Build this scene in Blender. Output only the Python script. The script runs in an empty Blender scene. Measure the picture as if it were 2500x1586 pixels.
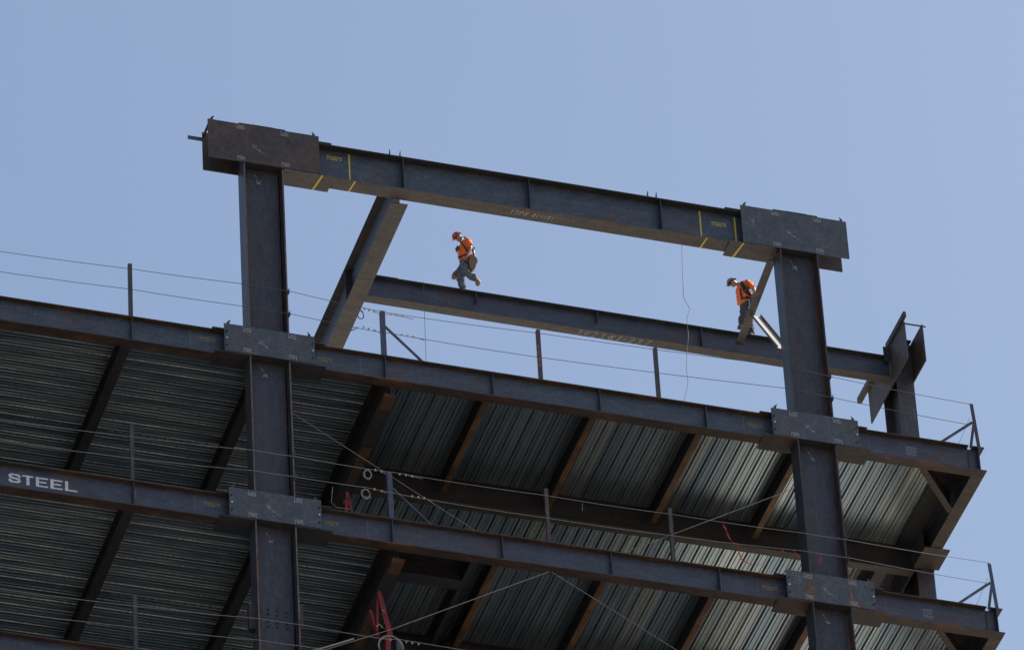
import bpy, math, random
from mathutils import Vector, Matrix
random.seed(7)
C = bpy.context.scene.collection
S = bpy.context.scene

# ------------------------------------------------------------------ camera
cam = bpy.data.cameras.new('camera'); camo = bpy.data.objects.new('camera', cam); C.objects.link(camo)
CP = Vector((-37.27649, -124.68320, -104.46406)); YAW, PITCH, ROLL = 0.337457625, 0.678783567, -0.062172794
f_ = Vector((math.sin(YAW)*math.cos(PITCH), math.cos(YAW)*math.cos(PITCH), math.sin(PITCH)))
r_ = Vector((math.cos(YAW), -math.sin(YAW), 0)); u_ = r_.cross(f_)
r2 = r_*math.cos(ROLL)+u_*math.sin(ROLL); u2 = -r_*math.sin(ROLL)+u_*math.cos(ROLL)
camo.matrix_world = Matrix(((r2.x, u2.x, -f_.x, CP.x), (r2.y, u2.y, -f_.y, CP.y), (r2.z, u2.z, -f_.z, CP.z), (0, 0, 0, 1)))
cam.sensor_width = 36; cam.lens = 17.57504/2.5*36; cam.clip_start = 1; cam.clip_end = 6000
S.camera = camo
# ------------------------------------------------------------------ sky, sun, exposure
SUN = Vector((.67, .04, .74)).normalized()
el = math.asin(SUN.z); az = math.atan2(SUN.x, SUN.y)
w = bpy.data.worlds.new('World'); S.world = w; w.use_nodes = True
nt = w.node_tree; bg = nt.nodes['Background']; sky = nt.nodes.new('ShaderNodeTexSky')
sky.sky_type = 'NISHITA'; sky.sun_disc = False; sky.sun_elevation = el; sky.sun_rotation = az
sky.air_density = 1.0; sky.dust_density = 2.3; sky.ozone_density = 1.0; sky.altitude = 50
tn = nt.nodes.new('ShaderNodeMix'); tn.data_type = 'RGBA'; tn.blend_type = 'MULTIPLY'; tn.inputs[0].default_value = 1; tn.inputs[7].default_value = (.97, 1, .985, 1)
nt.links.new(sky.outputs[0], tn.inputs[6]); nt.links.new(tn.outputs[2], bg.inputs[0]); bg.inputs[1].default_value = 0.085
sl = bpy.data.lights.new('sun', 'SUN'); sl.energy = 4.0; sl.angle = math.radians(.5); sl.color = (1, .95, .87)
so = bpy.data.objects.new('sun', sl); C.objects.link(so); so.rotation_euler = SUN.to_track_quat('Z', 'Y').to_euler()
S.view_settings.view_transform = 'Standard'; S.view_settings.look = 'None'
S.view_settings.exposure = 0.96; S.view_settings.gamma = 1
S.cycles.max_bounces = 8; S.cycles.diffuse_bounces = 5; S.cycles.glossy_bounces = 4

# ------------------------------------------------------------------ materials
def mat(name):
    m = bpy.data.materials.new(name); m.use_nodes = True
    return m, m.node_tree, m.node_tree.nodes['Principled BSDF']
def mapping(nt, scale, coord='Object'):
    tc = nt.nodes.new('ShaderNodeTexCoord'); mp = nt.nodes.new('ShaderNodeMapping')
    mp.inputs['Scale'].default_value = scale; nt.links.new(tc.outputs[coord], mp.inputs[0]); return mp
def noise(nt, mp, scale, detail=4, rough=.6):
    n = nt.nodes.new('ShaderNodeTexNoise'); n.inputs['Scale'].default_value = scale
    n.inputs['Detail'].default_value = detail; n.inputs['Roughness'].default_value = rough
    nt.links.new(mp.outputs[0], n.inputs['Vector']); return n
def ramp(nt, src, stops):
    r = nt.nodes.new('ShaderNodeValToRGB'); e = r.color_ramp.elements
    while len(e) < len(stops): e.new(.5)
    for i, (p, c) in enumerate(stops): e[i].position = p; e[i].color = (*c, 1)
    nt.links.new(src, r.inputs[0]); return r
def mix(nt, fac, a, b, mode='MIX'):
    x = nt.nodes.new('ShaderNodeMix'); x.data_type = 'RGBA'; x.blend_type = mode
    for s, v in ((0, fac), (6, a), (7, b)):
        if isinstance(v, (int, float)): x.inputs[s].default_value = v
        elif isinstance(v, tuple): x.inputs[s].default_value = (*v, 1)
        else: nt.links.new(v, x.inputs[s])
    return x.outputs[2]
def steel(name, base, dark, rust, amount, rough=.5, stretch=(.35, 1, 1), spec=.5, rustscale=1.3):
    """mill scale over rust: stretched streaks, patches and specks"""
    m, nt, p = mat(name)
    mp = mapping(nt, stretch)
    a = noise(nt, mp, 9, 6, .7); c1 = ramp(nt, a.outputs[0], [(.32, dark), (.62, base)])
    mp2 = mapping(nt, tuple((s+.55)*.65 for s in stretch)); b = noise(nt, mp2, rustscale, 8, .68)
    rr = ramp(nt, b.outputs[0], [(amount, (0, 0, 0)), (min(1, amount+.16), (1, 1, 1))])
    c2 = mix(nt, rr.outputs[0], c1.outputs[0], rust)
    mp3 = mapping(nt, (1, 1, 1)); g = noise(nt, mp3, 16, 8, .85)
    sp = ramp(nt, g.outputs[0], [(.36, (.50, .52, .56)), (.5, (1, 1, 1)), (.64, (1.75, 1.65, 1.55))])
    c3 = mix(nt, 1.0, c2, sp.outputs[0], 'MULTIPLY')
    wv = noise(nt, mapping(nt, tuple(s*1.6 for s in stretch)), 2.6, 5, .6); wr = ramp(nt, wv.outputs[0], [(.34, (.76, .75, .77)), (.5, (1, 1, 1)), (.68, (1.22, 1.20, 1.17))])
    c3 = mix(nt, 1.0, c3, wr.outputs[0], 'MULTIPLY')
    nt.links.new(c3, p.inputs['Base Color'])
    ro = nt.nodes.new('ShaderNodeMapRange'); ro.inputs[3].default_value = rough-.1; ro.inputs[4].default_value = rough+.22
    nt.links.new(b.outputs[0], ro.inputs[0]); nt.links.new(ro.outputs[0], p.inputs['Roughness'])
    p.inputs['Specular IOR Level'].default_value = spec
    bp = nt.nodes.new('ShaderNodeBump'); bp.inputs['Strength'].default_value = .18; bp.inputs['Distance'].default_value = .01
    nt.links.new(g.outputs[0], bp.inputs['Height']); nt.links.new(bp.outputs[0], p.inputs['Normal'])
    return m
M = {}
M['web'] = steel('mill_scale_blue', (.048, .060, .084), (.022, .028, .042), (.052, .034, .029), .54, rough=.38, spec=.6)
M['webdark'] = steel('mill_scale_violet', (.044, .047, .072), (.022, .023, .036), (.050, .029, .027), .53, rough=.40, spec=.6)
M['flange'] = steel('rusty_flange', (.042, .028, .021), (.022, .016, .014), (.085, .036, .017), .50)
M['flangedark'] = steel('dark_scale_flange', (.030, .028, .031), (.015, .015, .018), (.060, .024, .012), .58)
M['joist'] = steel('orange_rust_joist', (.11, .055, .022), (.045, .025, .014), (.24, .115, .035), .47, stretch=(1, .3, 1))
M['brown'] = steel('brown_scale', (.066, .052, .042), (.036, .030, .026), (.085, .042, .022), .56)
M['plate'] = steel('side_plate_steel', (.046, .057, .070), (.026, .032, .041), (.052, .044, .044), .54, rough=.42, stretch=(1, 1, .5), spec=.6)
M['platebrown'] = steel('brown_plate_steel', (.046, .033, .028), (.024, .019, .018), (.075, .040, .026), .50, stretch=(1, 1, .5))
M['column'] = steel('column_steel', (.040, .038, .050), (.020, .019, .026), (.044, .032, .034), .53, rough=.42, stretch=(1, 1, .3), spec=.5)
M['colflange'] = steel('column_flange_steel', (.034, .045, .066), (.018, .024, .036), (.055, .028, .020), .56, rough=.40, stretch=(1, 1, .25), spec=.65)
M['rusty'] = steel('rust_run', (.10, .048, .020), (.05, .032, .024), (.17, .070, .020), .48, stretch=(1, 1, .4))
M['fillet'] = steel('fillet_rust', (.060, .028, .018), (.028, .018, .016), (.12, .045, .016), .46, stretch=(1, 1, .15))
M['post'] = steel('post_steel', (.050, .042, .046), (.026, .024, .028), (.10, .040, .022), .58, stretch=(1, 1, .4))
M['rustpost'] = steel('rusty_post_steel', (.052, .036, .034), (.026, .022, .024), (.16, .075, .05), .52, stretch=(1, 1, .6), rustscale=5)
M['bluepost'] = steel('blue_grey_post', (.055, .066, .115), (.032, .040, .070), (.07, .05, .05), .66, stretch=(1, 1, .4))
M['edge'] = steel('cut_edge', (.15, .085, .07), (.06, .045, .04), (.14, .065, .035), .5)
def plain(name, col, rough=.6, metal=0, var=.25, scale=30):
    m, nt, p = mat(name); mp = mapping(nt, (1, 1, 1)); n = noise(nt, mp, scale, 4, .6)
    r = ramp(nt, n.outputs[0], [(.3, tuple(c*(1-var) for c in col)), (.7, tuple(c*(1+var) for c in col))])
    nt.links.new(r.outputs[0], p.inputs['Base Color']); p.inputs['Roughness'].default_value = rough; p.inputs['Metallic'].default_value = metal
    return m
M['cable'] = plain('wire_rope', (.27, .265, .26), .45, .5)
M['darkcable'] = plain('dark_rope', (.07, .07, .075), .6)
M['rope'] = plain('manila_rope', (.22, .19, .15), .8)
M['clip'] = plain('galvanised_clip', (.42, .38, .26), .45, .5)
M['bolt'] = plain('bolt_steel', (.03, .03, .035), .35, .4)
M['boltbright'] = plain('bright_bolt_head', (.85, .85, .85), .2, .9, .05)
M['chalk'] = plain('chalk', (.33, .33, .35), .9, 0, .45, 90)
M['chalkfaint'] = plain('faint_chalk', (.19, .19, .20), .9, 0, .5, 70)
M['whitepaint'] = plain('white_stencil_paint', (.52, .56, .63), .8, 0, .28, 22)
M['yellow'] = plain('yellow_paint', (.55, .42, .06), .7, 0, .3, 60)
M['yellowfaint'] = plain('worn_yellow_stencil', (.24, .21, .08), .8, 0, .4, 80)
M['orangepaint'] = plain('orange_marker', (.42, .13, .05), .8, 0, .3, 60)
M['red'] = plain('red_paint', (.18, .009, .013), .6, 0, .5, 14)
M['pink'] = plain('pink_red_tape', (.42, .016, .045), .6, 0, .2, 30)
M['blue'] = plain('blue_tape', (.02, .12, .26), .6)
M['concrete'] = plain('concrete', (.32, .31, .29), .9, 0, .12, 2)
M['pale'] = plain('pale_sunlit_web', (.52, .48, .44), .6, 0, .08, 20)  # sunlight on the channel brace put into its web colour
M['ventlight'] = plain('vent_light', (.80, .77, .66), .4, .3, .3, 5)  # daylight through the deck vents, painted as a pale colour
def deckmat(name, alongx, emboss, ridge=False):
    """galvanised decking: sheet to sheet tint, long smears, speckle of embossing on the rib sides"""
    m, nt, p = mat(name)
    tc = nt.nodes.new('ShaderNodeTexCoord'); sx = nt.nodes.new('ShaderNodeSeparateXYZ'); nt.links.new(tc.outputs['Object'], sx.inputs[0])
    across = sx.outputs[1 if alongx else 0]; along = sx.outputs[0 if alongx else 1]
    def mth(op, a, b=None):
        n = nt.nodes.new('ShaderNodeMath'); n.operation = op
        for i, v in enumerate((a, b)):
            if v is None: continue
            if isinstance(v, (int, float)): n.inputs[i].default_value = v
            else: nt.links.new(v, n.inputs[i])
        return n.outputs[0]
    cb = nt.nodes.new('ShaderNodeCombineXYZ')
    nt.links.new(mth('FLOOR', mth('DIVIDE', across, .61)), cb.inputs[0]); nt.links.new(mth('FLOOR', mth('DIVIDE', along, 4.7)), cb.inputs[1])
    wn = nt.nodes.new('ShaderNodeTexWhiteNoise'); wn.noise_dimensions = '2D'; nt.links.new(cb.outputs[0], wn.inputs['Vector'])
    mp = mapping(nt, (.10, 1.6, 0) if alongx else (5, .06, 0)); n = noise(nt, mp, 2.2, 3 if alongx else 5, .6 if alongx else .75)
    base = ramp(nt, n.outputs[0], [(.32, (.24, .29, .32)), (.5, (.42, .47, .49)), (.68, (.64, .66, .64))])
    if alongx: base = ramp(nt, n.outputs[0], [(.32, (.12, .175, .24)), (.5, (.19, .26, .325)), (.68, (.29, .35, .40))])  # pans along x darkened in colour for the dark interior they reflect
    tint = ramp(nt, wn.outputs[0], [(0, (.70, .80, .88)), (.5, (.92, .96, .98)), (1, (1.16, 1.12, 1.04))])
    c = mix(nt, 1, base.outputs[0], tint.outputs[0], 'MULTIPLY')
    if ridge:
        q = noise(nt, mapping(nt, (.3, 3.1, 0)), 1.3, 2, .5); qr = ramp(nt, q.outputs[0], [(.36, (.18, .23, .28)), (.5, (.42, .47, .50)), (.64, (.80, .82, .80))]); c = qr.outputs[0]  # groove walls painted lighter to draw thin lit lines
    if emboss:
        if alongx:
            q = noise(nt, mapping(nt, (.25, 3.1, 0)), 1.3, 3, .6); qr = ramp(nt, q.outputs[0], [(.34, (.24, .30, .35)), (.5, (.52, .57, .58)), (.66, (.92, .94, .90))]); c = qr.outputs[0]  # flute walls lightened in colour as if catching light from the front
        e = noise(nt, mapping(nt, (1, 1, 1)), 26, 2, .6)
        er = ramp(nt, e.outputs[0], [(.42, (.16, .17, .17)), (.56, (1, 1, 1))]); c = mix(nt, .55 if alongx else .8, c, er.outputs[0], 'MULTIPLY')
    nt.links.new(c, p.inputs['Base Color'])
    p.inputs['Metallic'].default_value = .2 if ridge else (.4 if emboss else .85)
    ro = nt.nodes.new('ShaderNodeMapRange'); ro.inputs[3].default_value = .2; ro.inputs[4].default_value = .4
    nt.links.new(n.outputs[0], ro.inputs[0]); nt.links.new(ro.outputs[0], p.inputs['Roughness'])
    return m
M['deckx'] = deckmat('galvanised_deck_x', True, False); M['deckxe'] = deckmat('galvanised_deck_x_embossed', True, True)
M['deckxr'] = deckmat('galvanised_deck_x_lit_groove', True, False, True)
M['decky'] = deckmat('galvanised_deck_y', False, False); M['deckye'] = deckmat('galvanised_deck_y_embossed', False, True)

# ------------------------------------------------------------------ helpers
class MB:
    def __init__(s): s.v = []; s.f = []; s.m = []
    def quad(s, pts, m=0):
        n = len(s.v); s.v += [tuple(p) for p in pts]; s.f.append(tuple(range(n, n+len(pts)))); s.m.append(m)
    def hexa(s, p, m=0):      # 8 points: bottom ring 0-3, top ring 4-7
        n = len(s.v); s.v += [tuple(q) for q in p]
        for f in ((3, 2, 1, 0), (4, 5, 6, 7), (0, 1, 5, 4), (1, 2, 6, 5), (2, 3, 7, 6), (3, 0, 4, 7)):
            s.f.append(tuple(n+i for i in f)); s.m.append(m)
        return s
    def box(s, x0, x1, y0, y1, z0, z1, m=0):
        x0, x1 = sorted((x0, x1)); y0, y1 = sorted((y0, y1)); z0, z1 = sorted((z0, z1))
        return s.hexa([(x0, y0, z0), (x1, y0, z0), (x1, y1, z0), (x0, y1, z0), (x0, y0, z1), (x1, y0, z1), (x1, y1, z1), (x0, y1, z1)], m)
    def bar(s, a, b, u, v, u0, u1, v0, v1, m=0):   # box along a-b, cross-section in directions u and v
        a, b, u, v = map(Vector, (a, b, u, v))
        return s.hexa([a+u*u0+v*v0, a+u*u1+v*v0, a+u*u1+v*v1, a+u*u0+v*v1, b+u*u0+v*v0, b+u*u1+v*v0, b+u*u1+v*v1, b+u*u0+v*v1], m)
    def prism(s, poly, axis, a, b, m=0):           # poly of 2-D points extruded along axis
        def P(q, t): return {'x': (t, q[0], q[1]), 'y': (q[0], t, q[1]), 'z': (q[0], q[1], t)}[axis]
        n = len(s.v); k = len(poly); s.v += [P(q, a) for q in poly]+[P(q, b) for q in poly]
        s.f.append(tuple(range(n, n+k))[::-1]); s.f.append(tuple(range(n+k, n+2*k))); s.m += [m, m]
        for i in range(k): s.f.append((n+i, n+(i+1) % k, n+k+(i+1) % k, n+k+i)); s.m.append(m)
        return s
    def tube(s, pts, r, n=6, m=0):
        pts = [Vector(p) for p in pts]; base = len(s.v); up = Vector((.13, .21, .97))
        for i, p in enumerate(pts):
            t = (pts[min(i+1, len(pts)-1)]-pts[max(i-1, 0)]).normalized()
            a = t.cross(up); a = a.normalized() if a.length > 1e-3 else Vector((1, 0, 0)); b = t.cross(a)
            for k in range(n):
                an = 2*math.pi*k/n; s.v.append(tuple(p+(a*math.cos(an)+b*math.sin(an))*r))
        for i in range(len(pts)-1):
            for k in range(n):
                s.f.append((base+i*n+k, base+i*n+(k+1) % n, base+(i+1)*n+(k+1) % n, base+(i+1)*n+k)); s.m.append(m)
        s.f.append(tuple(base+k for k in range(n))[::-1]); s.f.append(tuple(base+(len(pts)-1)*n+k for k in range(n))); s.m += [m, m]
        return s
    def ball(s, c, r, nu=8, nv=6, sc=(1, 1, 1), m=0):
        base = len(s.v)
        for j in range(nv+1):
            th = math.pi*j/nv
            for i in range(nu):
                ph = 2*math.pi*i/nu
                s.v.append((c[0]+r*sc[0]*math.sin(th)*math.cos(ph), c[1]+r*sc[1]*math.sin(th)*math.sin(ph), c[2]+r*sc[2]*math.cos(th)))
        for j in range(nv):
            for i in range(nu):
                s.f.append((base+j*nu+i, base+(j+1)*nu+i, base+(j+1)*nu+(i+1) % nu, base+j*nu+(i+1) % nu)); s.m.append(m)
        return s
def wloc(o):
    l = Vector((0, 0, 0))
    while o is not None: l += o.location; o = o.parent
    return l
def tag(o, label=None, cat=None, group=None, kind=None):
    if label: o['label'] = label
    if cat: o['category'] = cat
    if group: o['group'] = group
    if kind: o['kind'] = kind
    return o
def thing(name, label, cat, loc, group=None):
    o = bpy.data.objects.new(name, None); C.objects.link(o); o.location = loc; o.empty_display_size = .2
    return tag(o, label, cat, group)
def build(name, mb, mats, parent=None, loc=None, smooth=False, recalc=True):
    L = wloc(parent) if parent else Vector(loc or (0, 0, 0))
    me = bpy.data.meshes.new(name); me.from_pydata([tuple(Vector(v)-L) for v in mb.v], [], mb.f)
    for m in (mats if isinstance(mats, list) else [mats]): me.materials.append(m)
    for p, mi in zip(me.polygons, mb.m): p.material_index = mi; p.use_smooth = smooth
    if recalc:
        import bmesh
        bm = bmesh.new(); bm.from_mesh(me); bmesh.ops.recalc_face_normals(bm, faces=bm.faces); bm.to_mesh(me); bm.free()
    o = bpy.data.objects.new(name, me); C.objects.link(o)
    if parent: o.parent = parent
    else: o.location = L
    return o
def copy_tree(o, parent=None, off=None):
    c = o.copy(); C.objects.link(c); c.parent = parent
    if off is not None: c.location = Vector(o.location)+Vector(off)
    for ch in list(o.children): copy_tree(ch, c)
    return c

# ------------------------------------------------------------------ strokes: chalk, stencil and painted writing
G = {'T': [[(0, 1), (1, 1)], [(.5, 1), (.5, 0)]], 'P': [[(0, 0), (0, 1), (.75, 1), (1, .78), (.75, .5), (0, .5)]],
     'X': [[(0, 1), (1, 0)], [(1, 1), (0, 0)]], 'R': [[(0, 0), (0, 1), (.75, 1), (1, .78), (.75, .5), (0, .5)], [(.5, .5), (1, 0)]],
     'O': [[(.3, 0), (0, .3), (0, .7), (.3, 1), (.7, 1), (1, .7), (1, .3), (.7, 0), (.3, 0)]],
     'E': [[(1, 1), (0, 1), (0, 0), (1, 0)], [(0, .5), (.85, .5)]], 'C': [[(1, .8), (.7, 1), (.3, 1), (0, .7), (0, .3), (.3, 0), (.7, 0), (1, .2)]],
     'D': [[(0, 0), (0, 1), (.6, 1), (1, .7), (1, .3), (.6, 0), (0, 0)]], 'Z': [[(0, 1), (1, 1), (0, 0), (1, 0)]], 'N': [[(0, 0), (0, 1), (1, 0), (1, 1)]],
     'L': [[(0, 1), (0, 0), (1, 0)]], 'S': [[(1, .78), (.82, .97), (.5, 1), (.18, .97), (0, .8), (.06, .6), (.3, .53), (.7, .47), (.94, .4), (1, .2), (.82, .03), (.5, 0), (.18, .03), (0, .22)]],
     '8': [[(.5, .52), (.12, .72), (.25, .97), (.75, .97), (.88, .72), (.5, .52), (.05, .28), (.22, 0), (.78, 0), (.95, .28), (.5, .52)]],
     '1': [[(.5, 0), (.5, 1)]], '5': [[(.95, 1), (.15, 1), (.1, .55), (.6, .62), (.95, .38), (.7, .03), (.05, .03)]],
     '3': [[(.05, .92), (.5, 1), (.88, .8), (.4, .55), (.9, .35), (.7, .02), (.05, .05)]], '4': [[(.35, 1), (0, .4), (.95, .42)], [(.75, .95), (.6, 0)]],
     '2': [[(.05, .8), (.4, 1), (.9, .85), (.75, .5), (0, 0), (.95, .02)]], '7': [[(0, 1), (1, .97), (.35, 0)]], '-': [[(.2, .45), (.8, .45)]],
     '@': [[(.95, .9), (.6, 1.02), (.15, .85), (0, .4), (.25, 0), (.7, -.05), (1, .1)], [(.42, .2), (.42, .8), (.68, .68), (.45, .5), (.72, .35), (.42, .2)]],
     '<': [[(1, .5), (.25, .5)], [(.25, .5), (.55, .75)], [(.25, .5), (.55, .25)]], '>': [[(0, .5), (.75, .5)], [(.75, .5), (.45, .75)], [(.75, .5), (.45, .25)]],
     'A': [[(0, 0), (.5, 1), (1, 0)], [(.2, .4), (.8, .4)]], ' ': []}
class Ink:
    def __init__(s, o, u, v, n): s.o, s.u, s.v, s.n = map(Vector, (o, u, v, n)); s.mb = MB(); s.k = 0
    def line(s, pts, w, wv=None):
        for a, b in zip(pts[:-1], pts[1:]):
            s.k += 1; h = .0015+(s.k % 9)*.00012
            A = s.o+s.u*a[0]+s.v*a[1]; B = s.o+s.u*b[0]+s.v*b[1]; t = (B-A)
            if t.length < 1e-6: continue
            t.normalize(); q = s.n.cross(t).normalized()
            ww = w if wv is None else w*abs(q.dot(s.u))+wv*abs(q.dot(s.v))
            s.mb.bar(A-t*ww*.35, B+t*ww*.35, q, s.n, -ww/2, ww/2, .0004, h)
    def text(s, st, x, y, h, cw, gap, w, slant=0, drop=0, wob=0, wv=None):
        for i, ch in enumerate(st):
            for stroke in G[ch]:
                s.line([(x+p[0]*cw+p[1]*h*slant+random.uniform(-wob, wob), y+p[1]*h+random.uniform(-wob, wob)) for p in stroke], w, wv)
            x += cw+gap; y += drop
        return x
def ink_front(y): return lambda x, z: Ink((x, y, z), (1, 0, 0), (0, 0, 1), (0, -1, 0))
def squiggle(ink, sc=1, style=0):
    """hand written joint mark: a small scrawl with a leader line"""
    R = random.uniform
    if style == 0:
        for q in range(3): ink.line([(-.14*sc+q*.04, .13*sc-q*.012), (-.115*sc+q*.04, .125*sc-q*.012)], .012)
        for q in range(3): ink.line([(-.12*sc+R(-.02, .02), .08*sc+R(-.02, .02)), (-.08*sc+R(-.02, .02), .07*sc+R(-.03, .02))], .010)
        ink.line([(-.05*sc, .04*sc), (-.01*sc, .02*sc)], .010)
        for q in range(3): ink.line([(.0+R(-.02, .03), -.01+R(-.02, .02)), (.05+R(-.02, .02), -.03+R(-.02, .02))], .010)
        ink.line([(.07*sc, -.05*sc), (.11*sc, -.075*sc)], .006); ink.line([(.15*sc, -.10*sc), (.15*sc, -.14*sc)], .005)
    else:
        ink.line([(-.07*sc, .14*sc), (-.04*sc, .10*sc), (-.045*sc, .135*sc)], .007); ink.line([(-.04*sc, .1*sc), (.02*sc, .01)], .006)
        for k in range(7): ink.line([(R(-.02, .08)*sc, R(-.10, .0)*sc), (R(-.02, .09)*sc, R(-.11, .0)*sc)], .008)
def tagbox(ink, up):
    """small white outlined joint tag with two lines of lettering"""
    w_, h_ = .175, .14
    if up: ink.line([(0, h_), (0, 0), (w_, -.004), (w_, h_)], .009)
    else: ink.line([(0, 0), (0, h_), (w_, h_-.004), (w_, 0)], .009)
    ink.line([(.012, .035 if up else .105), (w_-.012, .032 if up else .103)], .014)
    ink.line([(.05, .085 if up else .06), (.14, .082 if up else .058)], .02)

# ------------------------------------------------------------------ rolled sections
def isec_x(parent, x0, x1, yc, wd, z0, z1, tf=.024, tw=.016, mw='web', mf='flange', mt=None, stiff=(), short=(), webx=None, topx=None):
    a, b = webx or (x0, x1); ta, tb = topx or (x0, x1)
    W = build('web', MB().box(a, b, yc-tw/2, yc+tw/2, z0+tf+.0, z1-tf), M[mw], parent)
    build('bottom_flange', MB().box(x0, x1, yc-wd/2, yc+wd/2, z0, z0+tf), M[mf], parent)
    build('top_flange', MB().box(ta, tb, yc-wd/2, yc+wd/2, z1-tf, z1), M[mt or mf], parent)
    for sx in stiff:
        build('stiffener', MB().box(sx-.007, sx+.007, yc-wd/2+.012, yc-tw/2, z0+tf, z1-tf), M['colflange'], parent)
    for sx in short:
        build('stiffener', MB().box(sx-.006, sx+.006, yc-wd/2+.012, yc-tw/2, z1-tf-.3, z1-tf), M['colflange'], parent)
    return W
def isec_y(parent, xc, wd, y0, y1, z0, z1, tf=.022, tw=.014, mw='flangedark', mf='flange', mt=None, cope=0):
    W = build('web', MB().box(xc-tw/2, xc+tw/2, y0-cope, y1, z0+tf, z1-tf), M[mw], parent)
    build('bottom_flange', MB().box(xc-wd/2, xc+wd/2, y0, y1, z0, z0+tf), M[mf], parent)
    build('top_flange', MB().box(xc-wd/2, xc+wd/2, y0, y1, z1-tf, z1), M[mt or mf], parent)
    return W
YC, BW = .24, .28          # centre line and flange width of the front beams
CW, CB = .98, .48          # column depth along the facade, flange width
X1, X2 = 0.0, 13.43        # left faces of the two front columns
LV = [0.0, -4.8, -9.6]     # levels
LN = ['upper', 'middle', 'lowest']

def protected(parent, x, z):
    k = ink_front(YC-.0085)(x, z)
    k.text('PROTECTED', 0, .065, .042, .03, .012, .009); k.text('<', -.02, 0, .05, .07, 0, .011); k.text('ZONE', .085, 0, .042, .034, .012, .009); k.text('>', .30, 0, .05, .07, 0, .011)
    return build('stencil_lettering', k.mb, M['yellowfaint'], parent)
def chalkgrid(parent, x, z, w_, h_, faint='chalkfaint', rows=4):
    k = ink_front(YC-.0085)(x, z)
    for j in range(rows):
        y = h_*(1-j/(rows)); q = 0
        while q < w_:
            l = random.uniform(.015, .05); k.line([(q, y+random.uniform(-.006, .006)), (q+l, y+random.uniform(-.015, .015))], .012); q += l+random.uniform(.008, .02)
    return build('chalk_note', k.mb, M[faint], parent)

# ---- ground, far below
g = MB(); g.quad([(-4000, -4000, -106.2), (4000, -4000, -106.2), (4000, 4000, -106.2), (-4000, 4000, -106.2)])
gm, gnt, gp = mat('dry_ground'); mp = mapping(gnt, (.01, .01, .01)); n = noise(gnt, mp, 3, 8, .65)
gr = ramp(gnt, n.outputs[0], [(.35, (.14, .122, .10)), (.6, (.24, .205, .17))]); gnt.links.new(gr.outputs[0], gp.inputs['Base Color']); gp.inputs['Roughness'].default_value = .95
tag(build('ground', g, gm, recalc=False), kind='structure')

# ------------------------------------------------------------------ front columns
def node_x(parent, X, z0, h, xl, xr, lvl, brown=False, bolts=True, cover=((-.836, 0), (.98, 1.84)), rust=False, side=0):
    """pair of side plates clasping the column, with horizontal plates between them"""
    pm = M['platebrown' if brown else 'plate']
    fp = build('side_plate', MB().box(X+xl, X+xr, -.03, -.0005, z0, z0+h), pm, parent)
    rp = build('side_plate', MB().box(X+xl, X+xr, CB+.0005, CB+.03, z0, z0+h), M['platebrown'], parent)
    for a, b in cover:
        c = MB().box(X+a, X+b, -.034, CB+.06, z0-.046, z0-.022)
        build('cover_plate', c, M['brown' if lvl < 0 else ('flangedark' if X < 5 else 'flange')], parent)
    build('shear_plate', MB().box(X+.035, X+CW-.035, .004, YC-.012, z0+.002, z0+.026), M['flangedark'], parent)
    if bolts:
        for s, bx in ((0, xl+.055), (1, xr-.055)):
            for j, bz in enumerate((.16, .365, .575)):
                b = MB().tube([(X+bx, -.0305, z0+bz), (X+bx, -.062, z0+bz)], .021, 6)
                build('bolt', b, M['boltbright' if j == 1 else 'bolt'], fp)
    for lx, t in ((xl+.1, 1), (xr-.12, -1)):
        build('lifting_lug', MB().prism([(X+lx-.05, z0+h-.01), (X+lx+.03, z0+h-.01), (X+lx+.03, z0+h+.045), (X+lx+.055*t+.01, z0+h+.115), (X+lx+.035*t, z0+h+.115), (X+lx-.03, z0+h+.05)], 'y', -.028, -.008), M['flange'], fp)
    for tx in (-.147, .945):
        k = ink_front(-.0305)(X+tx, z0+h-.16); tagbox(k, True); build('joint_tag', k.mb, M['chalk'], fp)
        k = ink_front(-.0305)(X+tx, z0+.01); tagbox(k, False); build('joint_tag', k.mb, M['chalk'], fp)
    k = ink_front(-.0305)(X+.38+side*.05, z0+h*.36); squiggle(k, 1.1); build('chalk_mark', k.mb, M['chalk'], fp)
    if rust:
        m_ = MB()
        for rx, ww in ((-.12, .1), (.0, .06), (.95, .075)):
            m_.prism([(X+rx, z0+.004), (X+rx+ww, z0+.004), (X+rx+ww*.9, z0+h*.5), (X+rx+ww*.8, z0+h-.004), (X+rx+ww*.15, z0+h-.004), (X+rx+ww*.05, z0+h*.5)], 'y', -.0309, -.0302)
        m_.prism([(X+1.03, z0+.003), (X+1.5, z0+.003), (X+1.2, z0+.05), (X+1.03, z0+.09)], 'y', -.0309, -.0302)
        build('rust_run', m_, M['rusty'], fp)
    return fp, rp
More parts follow.
